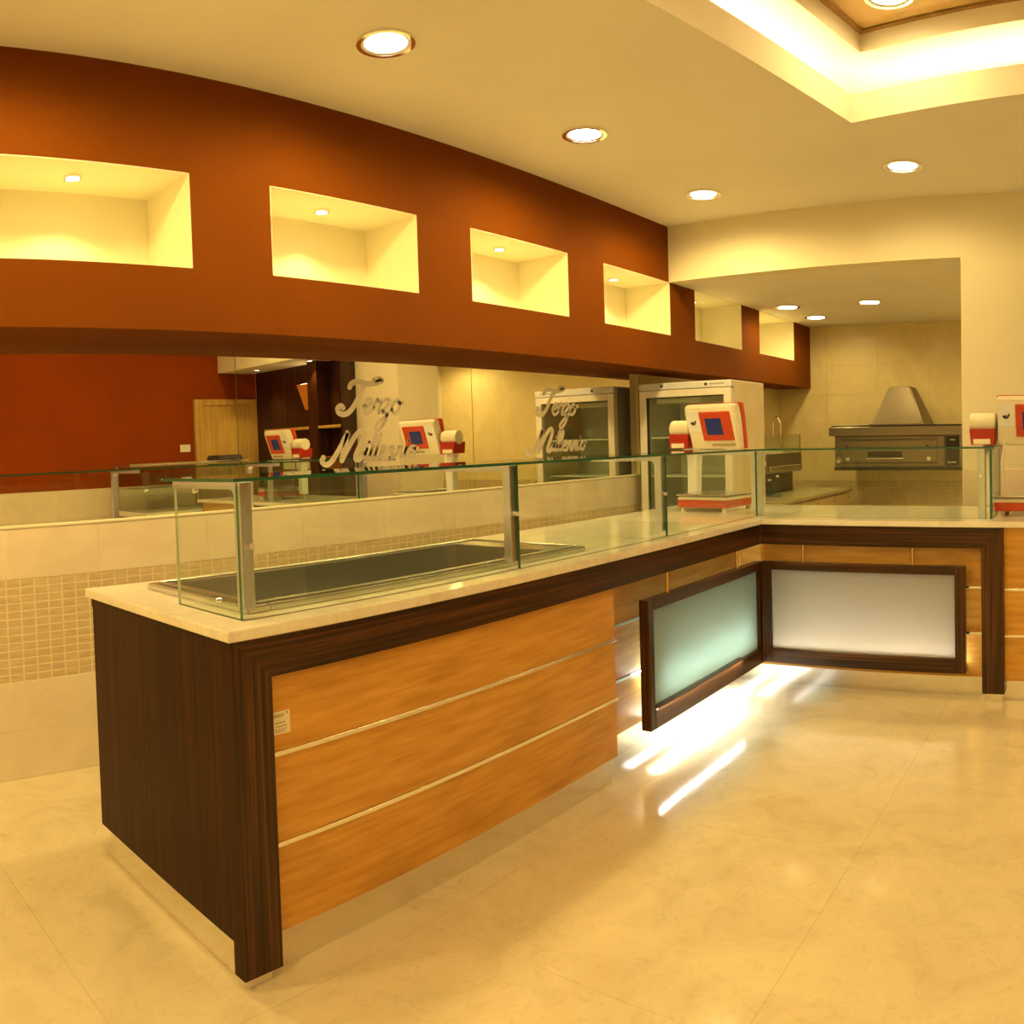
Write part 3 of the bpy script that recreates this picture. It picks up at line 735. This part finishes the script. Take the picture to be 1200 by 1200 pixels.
# ------------------------------------------------------------------ weighing scales
def make_scale():
    t = thing('weighing_scale', '', 'scale', (0, 0, 0), 0.0)
    for sx in (-1, 1):
        for sy in (-1, 1):
            build('foot', MB().cyl((sx * 0.155, sy * 0.15, 0), (sx * 0.155, sy * 0.15, 0.028), 0.02, 14, 0.013), 'scale_cream', t, smooth=True)
    bs = build('base', MB().box(-0.185, 0.185, -0.18, 0.18, 0.028, 0.078), 'scale_red', t, 0.006, 2)
    build('base_cover', MB().hexa([(-0.187, -0.182, 0.078), (0.187, -0.182, 0.078), (0.187, 0.182, 0.078), (-0.187, 0.182, 0.078)],
                                  [(-0.175, -0.17, 0.10), (0.175, -0.17, 0.10), (0.175, 0.17, 0.10), (-0.175, 0.17, 0.10)]), 'scale_cream', t, 0.003)
    build('weighing_plate', MB().box(-0.19, 0.19, -0.19, 0.17, 0.106, 0.114), 'steel', t, 0.003)
    m = MB(); m.prism([(-0.265, 0.04), (-0.195, 0.04), (-0.185, 0.30), (-0.165, 0.43), (-0.30, 0.43), (-0.262, 0.34)], 0.06, 0.13, 'y')
    build('column', m, 'scale_white', t, 0.006, 2)
    # head: tilted housing
    sec = [(0.015, 0.400), (-0.075, 0.655), (-0.072, 0.678), (-0.05, 0.690), (0.03, 0.690), (0.05, 0.62), (0.085, 0.40)]
    m = MB(); m.prism(sec, -0.185, 0.19, 'x')
    hd = build('head', m, 'scale_cream', t, 0.008, 2)
    m = MB(); m.prism([(0.055, 0.40), (0.025, 0.60), (-0.01, 0.697), (0.045, 0.697), (0.065, 0.62), (0.100, 0.40)], -0.192, 0.197, 'x')
    build('head_shell', m, 'scale_red', t, 0.006, 2)
    def onface(u0, u1, w0, w1, out, thick):
        """patch on the tilted front between heights w0, w1"""
        def fy(z): return 0.015 - (z - 0.400) * (0.090 / 0.255)
        n = Vector((0, -0.943, -0.333))
        q = [Vector((u0, fy(w0), w0)), Vector((u1, fy(w0), w0)), Vector((u1, fy(w1), w1)), Vector((u0, fy(w1), w1))]
        return MB().hexa([p + n * out for p in q], [p + n * (out + thick) for p in q])
    bz = build('bezel', onface(-0.075, 0.155, 0.455, 0.640, -0.004, 0.014), 'scale_red', t, 0.003)
    build('screen', onface(-0.035, 0.085, 0.495, 0.600, 0.010, 0.002), 'screen_blue', bz)
    pt = build('badge', onface(-0.180, -0.080, 0.515, 0.645, 0.0, 0.003), 'scale_white', t)
    # small dark bird-like mark on the badge
    mk = MB()
    def fy(z): return 0.015 - (z - 0.400) * (0.090 / 0.255) - 0.0042
    path = [(-0.150, 0.575), (-0.146, 0.566), (-0.136, 0.560), (-0.124, 0.563), (-0.117, 0.572), (-0.114, 0.586)]
    mk.tube([(x, fy(z), z) for x, z in path], 0.0048, 6)
    mk.tube([(x, fy(z), z) for x, z in ((-0.143, 0.570), (-0.134, 0.573), (-0.126, 0.570))], 0.006, 6)
    build('emblem', mk, 'ink', pt)
    build('vent', onface(-0.02, 0.155, 0.418, 0.434, 0.0, 0.003), 'vent_grey', t)
    # operator side
    rb = build('rear_bezel', MB().box(-0.13, 0.13, 0.070, 0.098, 0.45, 0.64), 'scale_red', t, 0.003)
    build('screen', MB().box(-0.07, 0.07, 0.098, 0.101, 0.50, 0.60), 'screen_blue', rb)
    # printer pod
    m = MB(); m.prism([(-0.345, 0.405), (-0.205, 0.405), (-0.20, 0.50), (-0.355, 0.50)], -0.02, 0.13, 'y')
    pr = build('printer', m, 'scale_dark_red', t, 0.004)
    cyl = MB(); cyl.cyl((-0.355, 0.045, 0.535), (-0.205, 0.045, 0.535), 0.058, 28); build('paper_roll_cover', cyl, 'scale_cream', t, 0.004, 2)
    build('roll_cap', MB().cyl((-0.205, 0.045, 0.535), (-0.197, 0.045, 0.535), 0.054, 28), 'vent_grey', t)
    build('price_tag', MB().box(-0.33, -0.23, -0.0225, -0.02, 0.41, 0.44), 'paper', pr)
    return t
sA = make_scale()
sB = copy_tree(sA)
sA.location = (-2.47, 5.07, ZT); sA.rotation_euler.z = math.radians(-6)
sB.location = (-0.455, 5.06, ZT); sB.rotation_euler.z = math.radians(0)
tag(sA, 'red and cream weighing scale on the counter corner before the fridge', 'scale', 'weighing scales on the counter')
tag(sB, 'red and cream weighing scale on the counter wing past the glass guard', 'scale', 'weighing scales on the counter')
cb = build('scale_cable', MB().tube([(-0.646, 5.08, 1.470), (-0.618, 5.07, 1.44), (-0.602, 5.06, 1.40), (-0.603, 5.06, 1.34), (-0.612, 5.07, 1.27), (-0.610, 5.08, 1.18), (-0.605, 5.09, ZT + 0.119)], 0.0035, 8), 'white_plastic', smooth=True)
tag(cb, 'thin cable hanging beside the scale on the counter wing', 'cable')

# ------------------------------------------------------------------ glass door fridge
fx0, fx1, fy0, fy1, fz = -3.676, -2.845, 6.15, 6.81, 1.91
fr = thing('display_fridge', 'upright white display fridge with a glass door under the bulkhead', 'fridge', ((fx0 + fx1) / 2, (fy0 + fy1) / 2, 0))
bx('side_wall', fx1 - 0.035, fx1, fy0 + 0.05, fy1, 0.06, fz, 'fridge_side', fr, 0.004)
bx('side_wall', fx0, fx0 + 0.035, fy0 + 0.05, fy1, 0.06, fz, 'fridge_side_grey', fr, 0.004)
bx('top_wall', fx0 + 0.035, fx1 - 0.035, fy0 + 0.05, fy1, fz - 0.05, fz, 'fridge_white', fr)
bx('floor_wall', fx0 + 0.035, fx1 - 0.035, fy0 + 0.05, fy1, 0.06, 0.16, 'fridge_white', fr)
bx('rear_wall', fx0 + 0.035, fx1 - 0.035, fy1 - 0.03, fy1, 0.16, fz - 0.05, 'fridge_inside', fr)
hd = bx('header', fx0 - 0.004, fx1 + 0.004, fy0 - 0.012, fy0 + 0.05, fz - 0.055, fz, 'fridge_header', fr, 0.004)
for xx in (-3.46, -3.06):
    build('lock', MB().cyl((xx, fy0 - 0.016, fz - 0.027), (xx, fy0 - 0.011, fz - 0.027), 0.012, 14), 'ink', hd)
bx('rating_mark', -3.03, -2.90, fy0 - 0.0135, fy0 - 0.0118, fz - 0.030, fz - 0.022, 'vent_grey', hd, 0)
dr = build('door_frame', MB().box(fx0, fx0 + 0.062, fy0 - 0.01, fy0 + 0.045, 0.10, fz - 0.06).box(fx1 - 0.062, fx1, fy0 - 0.01, fy0 + 0.045, 0.10, fz - 0.06)
      .box(fx0 + 0.062, fx1 - 0.062, fy0 - 0.01, fy0 + 0.045, fz - 0.115, fz - 0.06).box(fx0 + 0.062, fx1 - 0.062, fy0 - 0.01, fy0 + 0.045, 0.10, 0.18), 'fridge_white', fr, 0.002)
build('door_glass', MB().box(fx0 + 0.062, fx1 - 0.062, fy0 + 0.010, fy0 + 0.018, 0.18, fz - 0.115), 'fridge_glass', dr)
bx('gasket', fx0 + 0.062, fx0 + 0.070, fy0 + 0.0, fy0 + 0.03, 0.18, fz - 0.115, 'black_plastic', dr, 0)
bx('gasket', fx0 + 0.070, fx1 - 0.062, fy0 + 0.0, fy0 + 0.03, fz - 0.123, fz - 0.115, 'black_plastic', dr, 0)
bx('lamp_cover', fx0 + 0.10, fx1 - 0.08, fy0 + 0.10, fy0 + 0.16, fz - 0.16, fz - 0.125, 'white_plastic', fr)
bx('grille', -3.16, -2.93, fy0 + 0.095, fy0 + 0.10, fz - 0.165, fz - 0.135, 'vent_grey', fr, 0)
for z in (0.50, 0.82, 1.14, 1.46):
    bx('shelf', fx0 + 0.04, fx1 - 0.04, fy0 + 0.10, fy1 - 0.04, z, z + 0.012, 'white_plastic', fr)
for sx in (fx0 + 0.08, fx1 - 0.08):
    for sy in (fy0 + 0.12, fy1 - 0.08):
        build('foot', MB().cyl((sx, sy, 0), (sx, sy, 0.06), 0.022, 14), 'black_plastic', fr)

# ------------------------------------------------------------------ deck oven with chimney hood
ox0, ox1, oy0, oy1, oz0, oz1 = -2.845, -1.478, 8.70, YF, 1.088, 1.555
ov = thing('deck_oven', 'wide stainless steel deck oven with tapered hood on the kitchen wall', 'oven', ((ox0 + ox1) / 2, (oy0 + oy1) / 2, oz0))
bx('body', ox0 + 0.005, ox1 - 0.005, oy0 + 0.03, oy1, oz0 + 0.02, oz1 - 0.02, 'oven_steel', ov)
bx('base_plinth', ox0, ox1, oy0 + 0.01, oy1, oz0, oz0 + 0.035, 'black_plastic', ov)
bx('canopy', ox0 - 0.035, ox1 + 0.004, oy0 - 0.05, oy1, oz1 - 0.105, oz1 - 0.012, 'oven_steel', ov, 0.004)
bx('roof_edge', ox0 - 0.012, ox1 + 0.004, oy0 - 0.045, oy1, oz1 - 0.012, oz1 + 0.004, 'black_plastic', ov)
fcx0, fcx1, fcz0, fcz1 = ox0 + 0.015, -1.66, oz0 + 0.04, oz1 - 0.11
bx('face_plate', fcx0, fcx1, oy0 + 0.012, oy0 + 0.03, fcz0, fcz1, 'oven_steel', ov, 0.003)
dr = bx('oven_door', fcx0 + 0.085, fcx1 - 0.075, oy0 - 0.006, oy0 + 0.012, fcz0 + 0.045, fcz1 - 0.045, 'oven_steel', ov, 0.004)
bx('door_window', -2.47, -2.10, oy0 - 0.009, oy0 - 0.006, 1.225, 1.285, 'black_plastic', dr, 0)
bx('handle_bar', -2.49, -2.08, oy0 - 0.03, oy0 - 0.012, 1.205, 1.220, 'chrome', dr, 0.003)
for xx in (-2.70, -1.83):
    build('hinge', MB().cyl((xx, oy0 - 0.02, 1.335), (xx, oy0 - 0.004, 1.335), 0.015, 14), 'black_plastic', dr)
    build('latch', MB().box(xx - 0.012, xx + 0.03, oy0 - 0.018, oy0 - 0.006, 1.19, 1.23), 'chrome', dr, 0.004)
m = MB(); m.box(fcx0 + 0.07, fcx1 - 0.06, oy0 + 0.008, oy0 + 0.0125, fcz0 + 0.03, fcz0 + 0.037).box(fcx0 + 0.07, fcx1 - 0.06, oy0 + 0.008, oy0 + 0.0125, fcz1 - 0.037, fcz1 - 0.03)
build('face_groove', m, 'black_plastic', ov)
cp = bx('control_panel', -1.645, -1.505, oy0 + 0.0, oy0 + 0.03, oz0 + 0.045, oz1 - 0.12, 'black_plastic', ov, 0.003)
bx('side_frame', -1.50, ox1, oy0 - 0.005, oy0 + 0.03, oz0 + 0.03, oz1 - 0.105, 'oven_steel', ov)
bx('indicator', -1.595, -1.545, oy0 - 0.002, oy0 + 0.001, 1.395, 1.405, 'white_plastic', cp, 0)
for k in range(4):
    bx('switch', -1.622 + k * 0.024, -1.608 + k * 0.024, oy0 - 0.003, oy0 + 0.001, 1.165, 1.176, 'white_plastic', cp, 0)
build('oven_glint', MB().cyl((ox0 + 0.055, oy0 + 0.028, 1.20), (ox0 + 0.055, oy0 - 0.012, 1.20), 0.04, 20, 0.03), 'chrome', ov, smooth=True)  # chrome disc standing in for an oval reflection in the glass
m = MB()
hb = [(-2.438, 8.72), (-1.874, 8.72), (-1.874, 9.30), (-2.438, 9.30)]; ht = [(-2.275, 8.86), (-2.048, 8.86), (-2.048, 9.16), (-2.275, 9.16)]
m.hexa([(x, y, oz1 + 0.003) for x, y in hb], [(x, y, 1.965) for x, y in ht])
hd_ = build('hood', m, 'hood_steel', ov, 0.012, 2)
bx('hood_base', -2.455, -1.857, 8.70, 9.32, oz1 + 0.002, oz1 + 0.016, 'oven_steel', ov, 0.002)
for xx in (ox0 + 0.2, ox1 - 0.2):
    m = MB(); m.prism([(9.505, oz0), (9.505, oz0 - 0.028), (9.40, oz0 - 0.028), (9.1, oz0 - 0.01), (9.1, oz0)], xx - 0.015, xx + 0.015, 'x')
    build('wall_bracket', m, 'oven_steel', ov)

# ------------------------------------------------------------------ kitchen worktop on the left with appliance and tap
kw = thing('kitchen_unit', 'low kitchen unit with brown edged worktop behind the fridge', 'cabinet', (-3.2, 7.9, 0))
bx('carcass', XM + 0.01, -2.74, 6.86, 8.86, 0.0, 0.86, 'kitchen_tile', kw)
bx('worktop', XM + 0.005, -2.70, 6.84, 8.90, 0.872, 0.902, 'worktop_olive', kw, 0.002)
bx('worktop_edge', XM + 0.01, -2.705, 6.845, 8.895, 0.860, 0.872, 'brown_leather', kw, 0)
for k in range(4):
    d = bx('door', -2.74, -2.722, 6.88 + k * 0.495, 7.36 + k * 0.495, 0.10, 0.845, 'cabinet_tan', kw, 0.003)
    build('knob', MB().cyl((-2.722, 7.30 + k * 0.495, 0.80), (-2.700, 7.30 + k * 0.495, 0.80), 0.014, 14), 'chrome', d, smooth=True)
ap = thing('steel_appliance', 'boxy stainless steel appliance with glass rail on the kitchen worktop', 'appliance', (-3.35, 8.0, 0.902))
bx('lower_case', -3.62, -3.20, 7.55, 8.40, 0.902, 1.10, 'black_plastic', ap, 0.006)
bx('upper_case', -3.66, -3.12, 7.50, 8.46, 1.10, 1.30, 'oven_steel', ap, 0.012)
bx('drip_front', -3.12, -3.10, 7.55, 8.42, 1.12, 1.17, 'strip_metal', ap, 0.004)
build('appliance_glint', MB().cyl((-3.20, 7.50, 1.20), (-3.20, 7.47, 1.20), 0.075, 20, 0.06), 'chrome', ap, smooth=True)  # lamp reflection imitated by a chrome disc, no part of the appliance
m = MB().box(-3.14, -3.132, 7.50, 8.46, 1.30, 1.48, mis=[1, 1, 1, 1, 0, 0]).box(-3.66, -3.14, 7.50, 7.508, 1.30, 1.48, mis=[1, 1, 0, 0, 1, 1])
build('glass_rail', m, ['glass', 'glass_edge'], ap)
tp = thing('kitchen_tap', 'tall chrome swan neck tap behind the glass rail', 'tap', (-3.50, 8.62, 0.902))
build('tap_base', MB().cyl((-3.50, 8.62, 0.902), (-3.50, 8.62, 0.95), 0.03, 18), 'chrome', tp, smooth=True)
pts = [(-3.50, 8.62, 0.93), (-3.50, 8.62, 1.50)] + [(-3.50 + 0.042 - 0.042 * math.cos(a), 8.62, 1.56 + 0.10 * math.sin(a)) for a in [k * PI / 10 for k in range(11)]] + [(-3.416, 8.62, 1.50), (-3.416, 8.62, 1.38)]
build('spout', MB().tube(pts, 0.013, 12), 'chrome', tp, smooth=True)
build('lever', MB().tube([(-3.50, 8.62, 0.96), (-3.44, 8.56, 0.99)], 0.008, 8), 'chrome', tp, smooth=True)
def bottle(name, label, loc, h, r, mat):
    prof = [(0, 0), (r, 0), (r, 0.62 * h), (r * 0.9, 0.70 * h), (r * 0.35, 0.84 * h), (r * 0.33, 0.92 * h)]
    n = 16; m = MB(); vs = []
    for rr, z in prof[1:]:
        for k in range(n): vs.append((rr * math.cos(2 * PI * k / n), rr * math.sin(2 * PI * k / n), z))
    fs = [((i) * n + k, i * n + (k + 1) % n, (i + 1) * n + (k + 1) % n, (i + 1) * n + k) for i in range(len(prof) - 2) for k in range(n)]
    fs += [tuple(range(n - 1, -1, -1)), tuple(range((len(prof) - 2) * n, (len(prof) - 1) * n))]
    m._add(vs, fs)
    t = thing(name, label, 'bottle', loc, 0.0, 'bottles on the kitchen worktop')
    build('bottle_body', m, mat, t, smooth=True)
    build('cap', MB().cyl((0, 0, 0.91 * h), (0, 0, h), r * 0.40, 14), 'white_plastic', t, smooth=True)
    return t
bottle('glass_bottle', 'small clear bottle with white cap before the steel appliance', (-2.955, 7.36, 0.902), 0.20, 0.035, 'water_glass')
bottle('plastic_bottle', 'short bluish bottle beside the clear bottle on the worktop', (-3.06, 7.42, 0.902), 0.16, 0.04, 'water_glass')
hk = build('ceiling_hook', MB().cyl((-3.50, 8.35, SB), (-3.50, 8.35, SB - 0.05), 0.01, 10).cyl((-3.50, 8.35, SB - 0.05), (-3.50, 8.35, SB - 0.06), 0.018, 12), 'ink', smooth=True)
tag(hk, 'small dark fitting under the far end of the bulkhead', 'hook')

# ------------------------------------------------------------------ script lettering on the mirrors
def catmull(pts, n=7):
    P = [Vector((*p, 0)) for p in pts]; P = [P[0] * 2 - P[1]] + P + [P[-1] * 2 - P[-2]]
    out = []
    for i in range(1, len(P) - 2):
        for k in range(n):
            t = k / n
            out.append(0.5 * ((2 * P[i]) + (P[i + 1] - P[i - 1]) * t + (2 * P[i - 1] - 5 * P[i] + 4 * P[i + 1] - P[i + 2]) * t * t + (3 * P[i] - P[i - 1] - 3 * P[i + 1] + P[i + 2]) * t ** 3))
    out.append(P[-2]); return out
LET = {
 'T': (1.05, [[(0.20, 1.36), (0.28, 1.55), (0.52, 1.66), (0.85, 1.60), (1.25, 1.56), (1.62, 1.66), (1.80, 1.76), (1.66, 1.84), (1.38, 1.72)],
              [(0.98, 1.58), (0.86, 1.20), (0.70, 0.70), (0.50, 0.22), (0.22, -0.02), (-0.08, 0.04), (-0.20, 0.26), (-0.06, 0.40), (0.06, 0.30)]]),
 'e': (0.40, [[(0.02, 0.28), (0.20, 0.32), (0.32, 0.48), (0.24, 0.60), (0.10, 0.50), (0.05, 0.22), (0.18, 0.02), (0.34, 0.08), (0.46, 0.24)]]),
 'r': (0.36, [[(0.02, 0.16), (0.10, 0.56), (0.16, 0.60), (0.20, 0.50), (0.34, 0.50), (0.28, 0.20), (0.30, 0.03), (0.42, 0.14)]]),
 'z': (0.42, [[(0.02, 0.46), (0.14, 0.60), (0.34, 0.54), (0.18, 0.22), (0.10, 0.06), (0.26, 0.02), (0.30, -0.18), (0.18, -0.52), (-0.02, -0.68), (-0.10, -0.52), (0.08, -0.26), (0.36, 0.0), (0.46, 0.18)]]),
 'o': (0.44, [[(0.22, 0.58), (0.06, 0.44), (0.05, 0.16), (0.18, 0.02), (0.34, 0.16), (0.36, 0.42), (0.24, 0.58), (0.30, 0.44), (0.48, 0.48)]]),
 'i': (0.24, [[(0.0, 0.14), (0.10, 0.56), (0.06, 0.20), (0.10, 0.03), (0.26, 0.18)], [(0.15, 0.80), (0.16, 0.83)]]),
 'l': (0.27, [[(0.0, 0.12), (0.18, 0.62), (0.24, 1.08), (0.16, 1.18), (0.09, 0.90), (0.06, 0.24), (0.12, 0.03), (0.28, 0.16)]]),
 'n': (0.46, [[(0.02, 0.02), (0.07, 0.30), (0.10, 0.56)], [(0.06, 0.16), (0.16, 0.48), (0.26, 0.58), (0.32, 0.46), (0.29, 0.16), (0.34, 0.03), (0.48, 0.18)]]),
 'M': (1.62, [[(-0.62, 0.20), (-0.66, 0.02), (-0.44, -0.16), (-0.16, -0.02), (0.14, 0.52), (0.42, 1.22), (0.50, 1.40), (0.48, 1.05), (0.40, 0.30), (0.40, 0.02)],
              [(0.40, 0.02), (0.66, 0.66), (0.92, 1.20), (1.16, 1.46), (1.36, 1.40), (1.40, 1.10), (1.24, 0.60), (1.14, 0.22), (1.22, 0.02), (1.44, 0.10), (1.62, 0.32)]]),
}
def lettering(label, y0):
    t = thing('script_sign', label, 'lettering', (XM - 0.02, y0 + 0.4, 1.36))
    def word(txt, ya, zb, size, slant, wcap, wlow, stretch=1.0, lows=1.0):
        x = 0.0; lift = 0.0
        for ch in txt:
            adv, strokes = LET[ch]; m = MB(); low = 1.0 if ch.isupper() else lows
            wd = (wcap if ch.isupper() else wlow) * 0.5
            for s in strokes:
                lift += 0.0001
                c = catmull([(p[0] * low, p[1] * low) for p in s])
                c = [Vector((((p.x + x) * stretch + p.y * slant) * size, p.y * size, 0)) for p in c]
                n = len(c); L, Rr = [], []
                for i, p in enumerate(c):
                    d = (c[min(i + 1, n - 1)] - c[max(i - 1, 0)])
                    d = d.normalized() if d.length > 1e-9 else Vector((1, 0, 0))
                    nn = Vector((-d.y, d.x, 0)); L.append(p + nn * wd); Rr.append(p - nn * wd)
                def W(p, dx): return (XM - 0.022 + dx, ya + p.x, zb + p.y)
                vs = [W(p, 0.0) for p in L] + [W(p, 0.0) for p in Rr] + [W(p, 0.0015 + lift) for p in L] + [W(p, 0.0015 + lift) for p in Rr]
                fs = []
                for i in range(n - 1):
                    fs += [(i, i + 1, n + i + 1, n + i), (2 * n + i, 3 * n + i, 3 * n + i + 1, 2 * n + i + 1), (i, 2 * n + i, 2 * n + i + 1, i + 1), (n + i, n + i + 1, 3 * n + i + 1, 3 * n + i)]
                fs += [(0, n, 3 * n, 2 * n), (n - 1, 3 * n - 1, 4 * n - 1, 2 * n - 1)]
                m._add(vs, fs)
                for e in (c[0], c[-1]):
                    q = W(e, 0); m.cyl((q[0], q[1], q[2]), (q[0] + 0.0016 + lift, q[1], q[2]), wd, 12)
            build('letter_' + ch.lower(), m, 'letter_cream', t)
            x += adv * low
    word('Terzo', y0 + 0.025, 1.655, 0.112, 0.28, 0.032, 0.021, 1.32, 1.28)
    word('Millennio', y0 - 0.035, 1.388, 0.112, 0.25, 0.032, 0.019, 1.20, 1.12)
    return t
lettering('cream script lettering on the mirror, seen against dark shelving', 3.09)
lettering('cream script lettering on the mirror, next to the mirrored fridge', 4.91)

# ------------------------------------------------------------------ other side of the shop (seen in the mirror)
DY0, DY1 = 5.225, 6.14
d1 = struct(build('door_1', MB().box(XR - 0.035, XR, DY0 + 0.11, DY1 - 0.10, 0, 2.06), 'door_wood'))
m = MB().box(XR - 0.05, XR, DY0, DY0 + 0.11, 0, 2.135).box(XR - 0.05, XR, DY1 - 0.10, DY1, 0, 2.135).box(XR - 0.05, XR, DY0 + 0.11, DY1 - 0.10, 2.06, 2.135)
build('door_casing', m, 'door_wood', d1, 0.002)
sw = thing('light_switch', 'cream switch plate on the red wall beside the door', 'switch', (XR - 0.005, 5.10, 1.53))
bx('plate', XR - 0.010, XR, 5.02, 5.16, 1.50, 1.59, 'white_plastic', sw, 0.003)
bx('rocker', XR - 0.014, XR - 0.010, 5.06, 5.12, 1.52, 1.57, 'white_plastic', sw, 0.002)
so = struct(build('ceiling_drop', MB().box(XJ2, XR, 5.60, YB, 2.46, HC), 'cream_paint'))
for x, wh in ((0.05, 'pier'), (1.1, 'red wall')):
    place_dl(NL, un, (x, 5.85, 2.46), 'tiny spotlight under the dropped ceiling over the shelving, beside the ' + wh, 'shelving spotlights', 14.0, 90, 0.02, WARM_N)
bu = thing('shelving_unit', 'dark wooden wall shelving beside the red wall', 'shelving', (0.6, YB - 0.15, 0))
bx('back_board', XJ2, XR - 0.05, YB - 0.03, YB - 0.012, 0, 2.46, 'dark_wood', bu)
bx('pilaster', 0.05, 0.22, YB - 0.22, YB - 0.03, 0, 2.46, 'dark_wood', bu)
bx('side_panel', XJ2 - 0.0, XJ2 + 0.03, YB - 0.22, YB - 0.03, 0, 2.46, 'dark_wood', bu)
for x0, x1 in ((0.22, 1.12), (XJ2 + 0.03, 0.05)):
    bx('shelf', x0, x1, YB - 0.22, YB - 0.03, 1.70, 1.73, 'door_wood', bu)
    bx('shelf', x0, x1, YB - 0.22, YB - 0.03, 1.20, 1.23, 'dark_wood', bu)
bx('base_counter', XJ2 + 0.03, 1.45, YB - 0.42, YB - 0.22, 0.0, 0.90, 'dark_wood', bu)
bx('base_top', XJ2 + 0.03, 1.45, YB - 0.44, YB - 0.20, 0.90, 0.93, 'door_wood', bu)
sl = thing('wall_sconce', 'flared copper wall lamp on the dark shelving', 'lamp', (0.37, YB - 0.10, 1.93))
m = MB(); m.hexa([(0.33, YB - 0.12, 1.93), (0.41, YB - 0.12, 1.93), (0.41, YB - 0.035, 1.93), (0.33, YB - 0.035, 1.93)], [(0.24, YB - 0.19, 2.22), (0.47, YB - 0.19, 2.22), (0.47, YB - 0.035, 2.22), (0.24, YB - 0.035, 2.22)])
build('shade', m, 'copper_shade', sl, 0.003)
build('bulb', MB().box(0.28, 0.43, YB - 0.16, YB - 0.06, 2.221, 2.226), 'sconce_bulb', sl)
cr = thing('rounded_case', 'cream round topped case on the shelf of the dark unit', 'case', (0.5, YB - 0.14, 1.23))
m = MB(); m.prism([(0.26, 1.23), (0.78, 1.23), (0.78, 1.34)] + [(0.52 + 0.26 * math.cos(a), 1.34 + 0.13 * math.sin(a)) for a in [k * PI / 12 for k in range(1, 12)]] + [(0.26, 1.34)], YB - 0.20, YB - 0.06, 'y')
build('case_body', m, 'scale_cream', cr, 0.004)
build('case_base', MB().box(0.25, 0.79, YB - 0.205, YB - 0.055, 1.2302, 1.245), 'brown_leather', cr)
lp = thing('leather_box', 'small brown box on the shelf beside the pier', 'box', (-0.2, YB - 0.13, 1.23))
bx('box_body', -0.33, -0.05, YB - 0.20, YB - 0.06, 1.23, 1.36, 'brown_leather', lp, 0.01)
bx('box_lid', -0.335, -0.045, YB - 0.205, YB - 0.055, 1.36, 1.385, 'brown_leather', lp, 0.006)
# curved glass pastry case along the red wall
pc = thing('pastry_case', 'curved glass pastry case standing along the red wall', 'display case', (1.1, 4.8, 0))
def arc(o): return [(0.62 + o, 0.86)] + [(0.62 + o + 0.40 * (1 - math.cos(a)), 0.86 + (0.50 - o) * math.sin(a)) for a in [k * PI / 16 for k in range(1, 9)]]
bx('cabinet', 0.64, 1.40, 4.06, 5.61, 0.08, 0.80, 'ebony_vertical', pc, 0.004)
bx('plinth', 0.68, 1.38, 4.10, 5.57, 0.0, 0.08, 'kick_steel', pc)
bx('deck', 0.62, 1.42, 4.04, 5.63, 0.80, 0.86, 'counter_marble', pc, 0.004)
p0, p1 = arc(0.0), arc(0.008)
build('curved_glass', MB().prism(p0 + p1[::-1], 4.06, 5.61, 'y'), 'glass', pc, smooth=True)
bx('top_board', 1.00, 1.42, 4.06, 5.61, 1.36, 1.385, 'strip_metal', pc, 0.004)
bx('glass_shelf', 0.90, 1.38, 4.08, 5.59, 1.10, 1.108, 'glass_edge_pale', pc, 0)
for yy in (4.06, 5.60):
    build('end_glass', MB().prism([(1.40, 0.86)] + arc(0.006) + [(1.40, 1.36)], yy, yy + 0.008, 'y'), 'glass', pc)
bx('rear_post', 1.39, 1.42, 4.06, 4.09, 0.86, 1.36, 'steel_post', pc); bx('rear_post', 1.39, 1.42, 5.58, 5.61, 0.86, 1.36, 'steel_post', pc)
tr = build('serving_tray', MB().prism([(1.06, 1.386), (1.38, 1.386), (1.36, 1.43), (1.32, 1.445), (1.12, 1.445), (1.08, 1.43)], 5.25, 5.58, 'y'), 'ink', None, 0.01, 2)
tag(tr, 'dark rounded tray lying on top of the pastry case', 'tray')

# beams of the lamps, once every fitting has been copied
for o, power, size, blend, radius, col in BEAMS:
    lamp_spot('downlight_beam', (0, 0, -0.03), power, size, blend, radius, col, o)
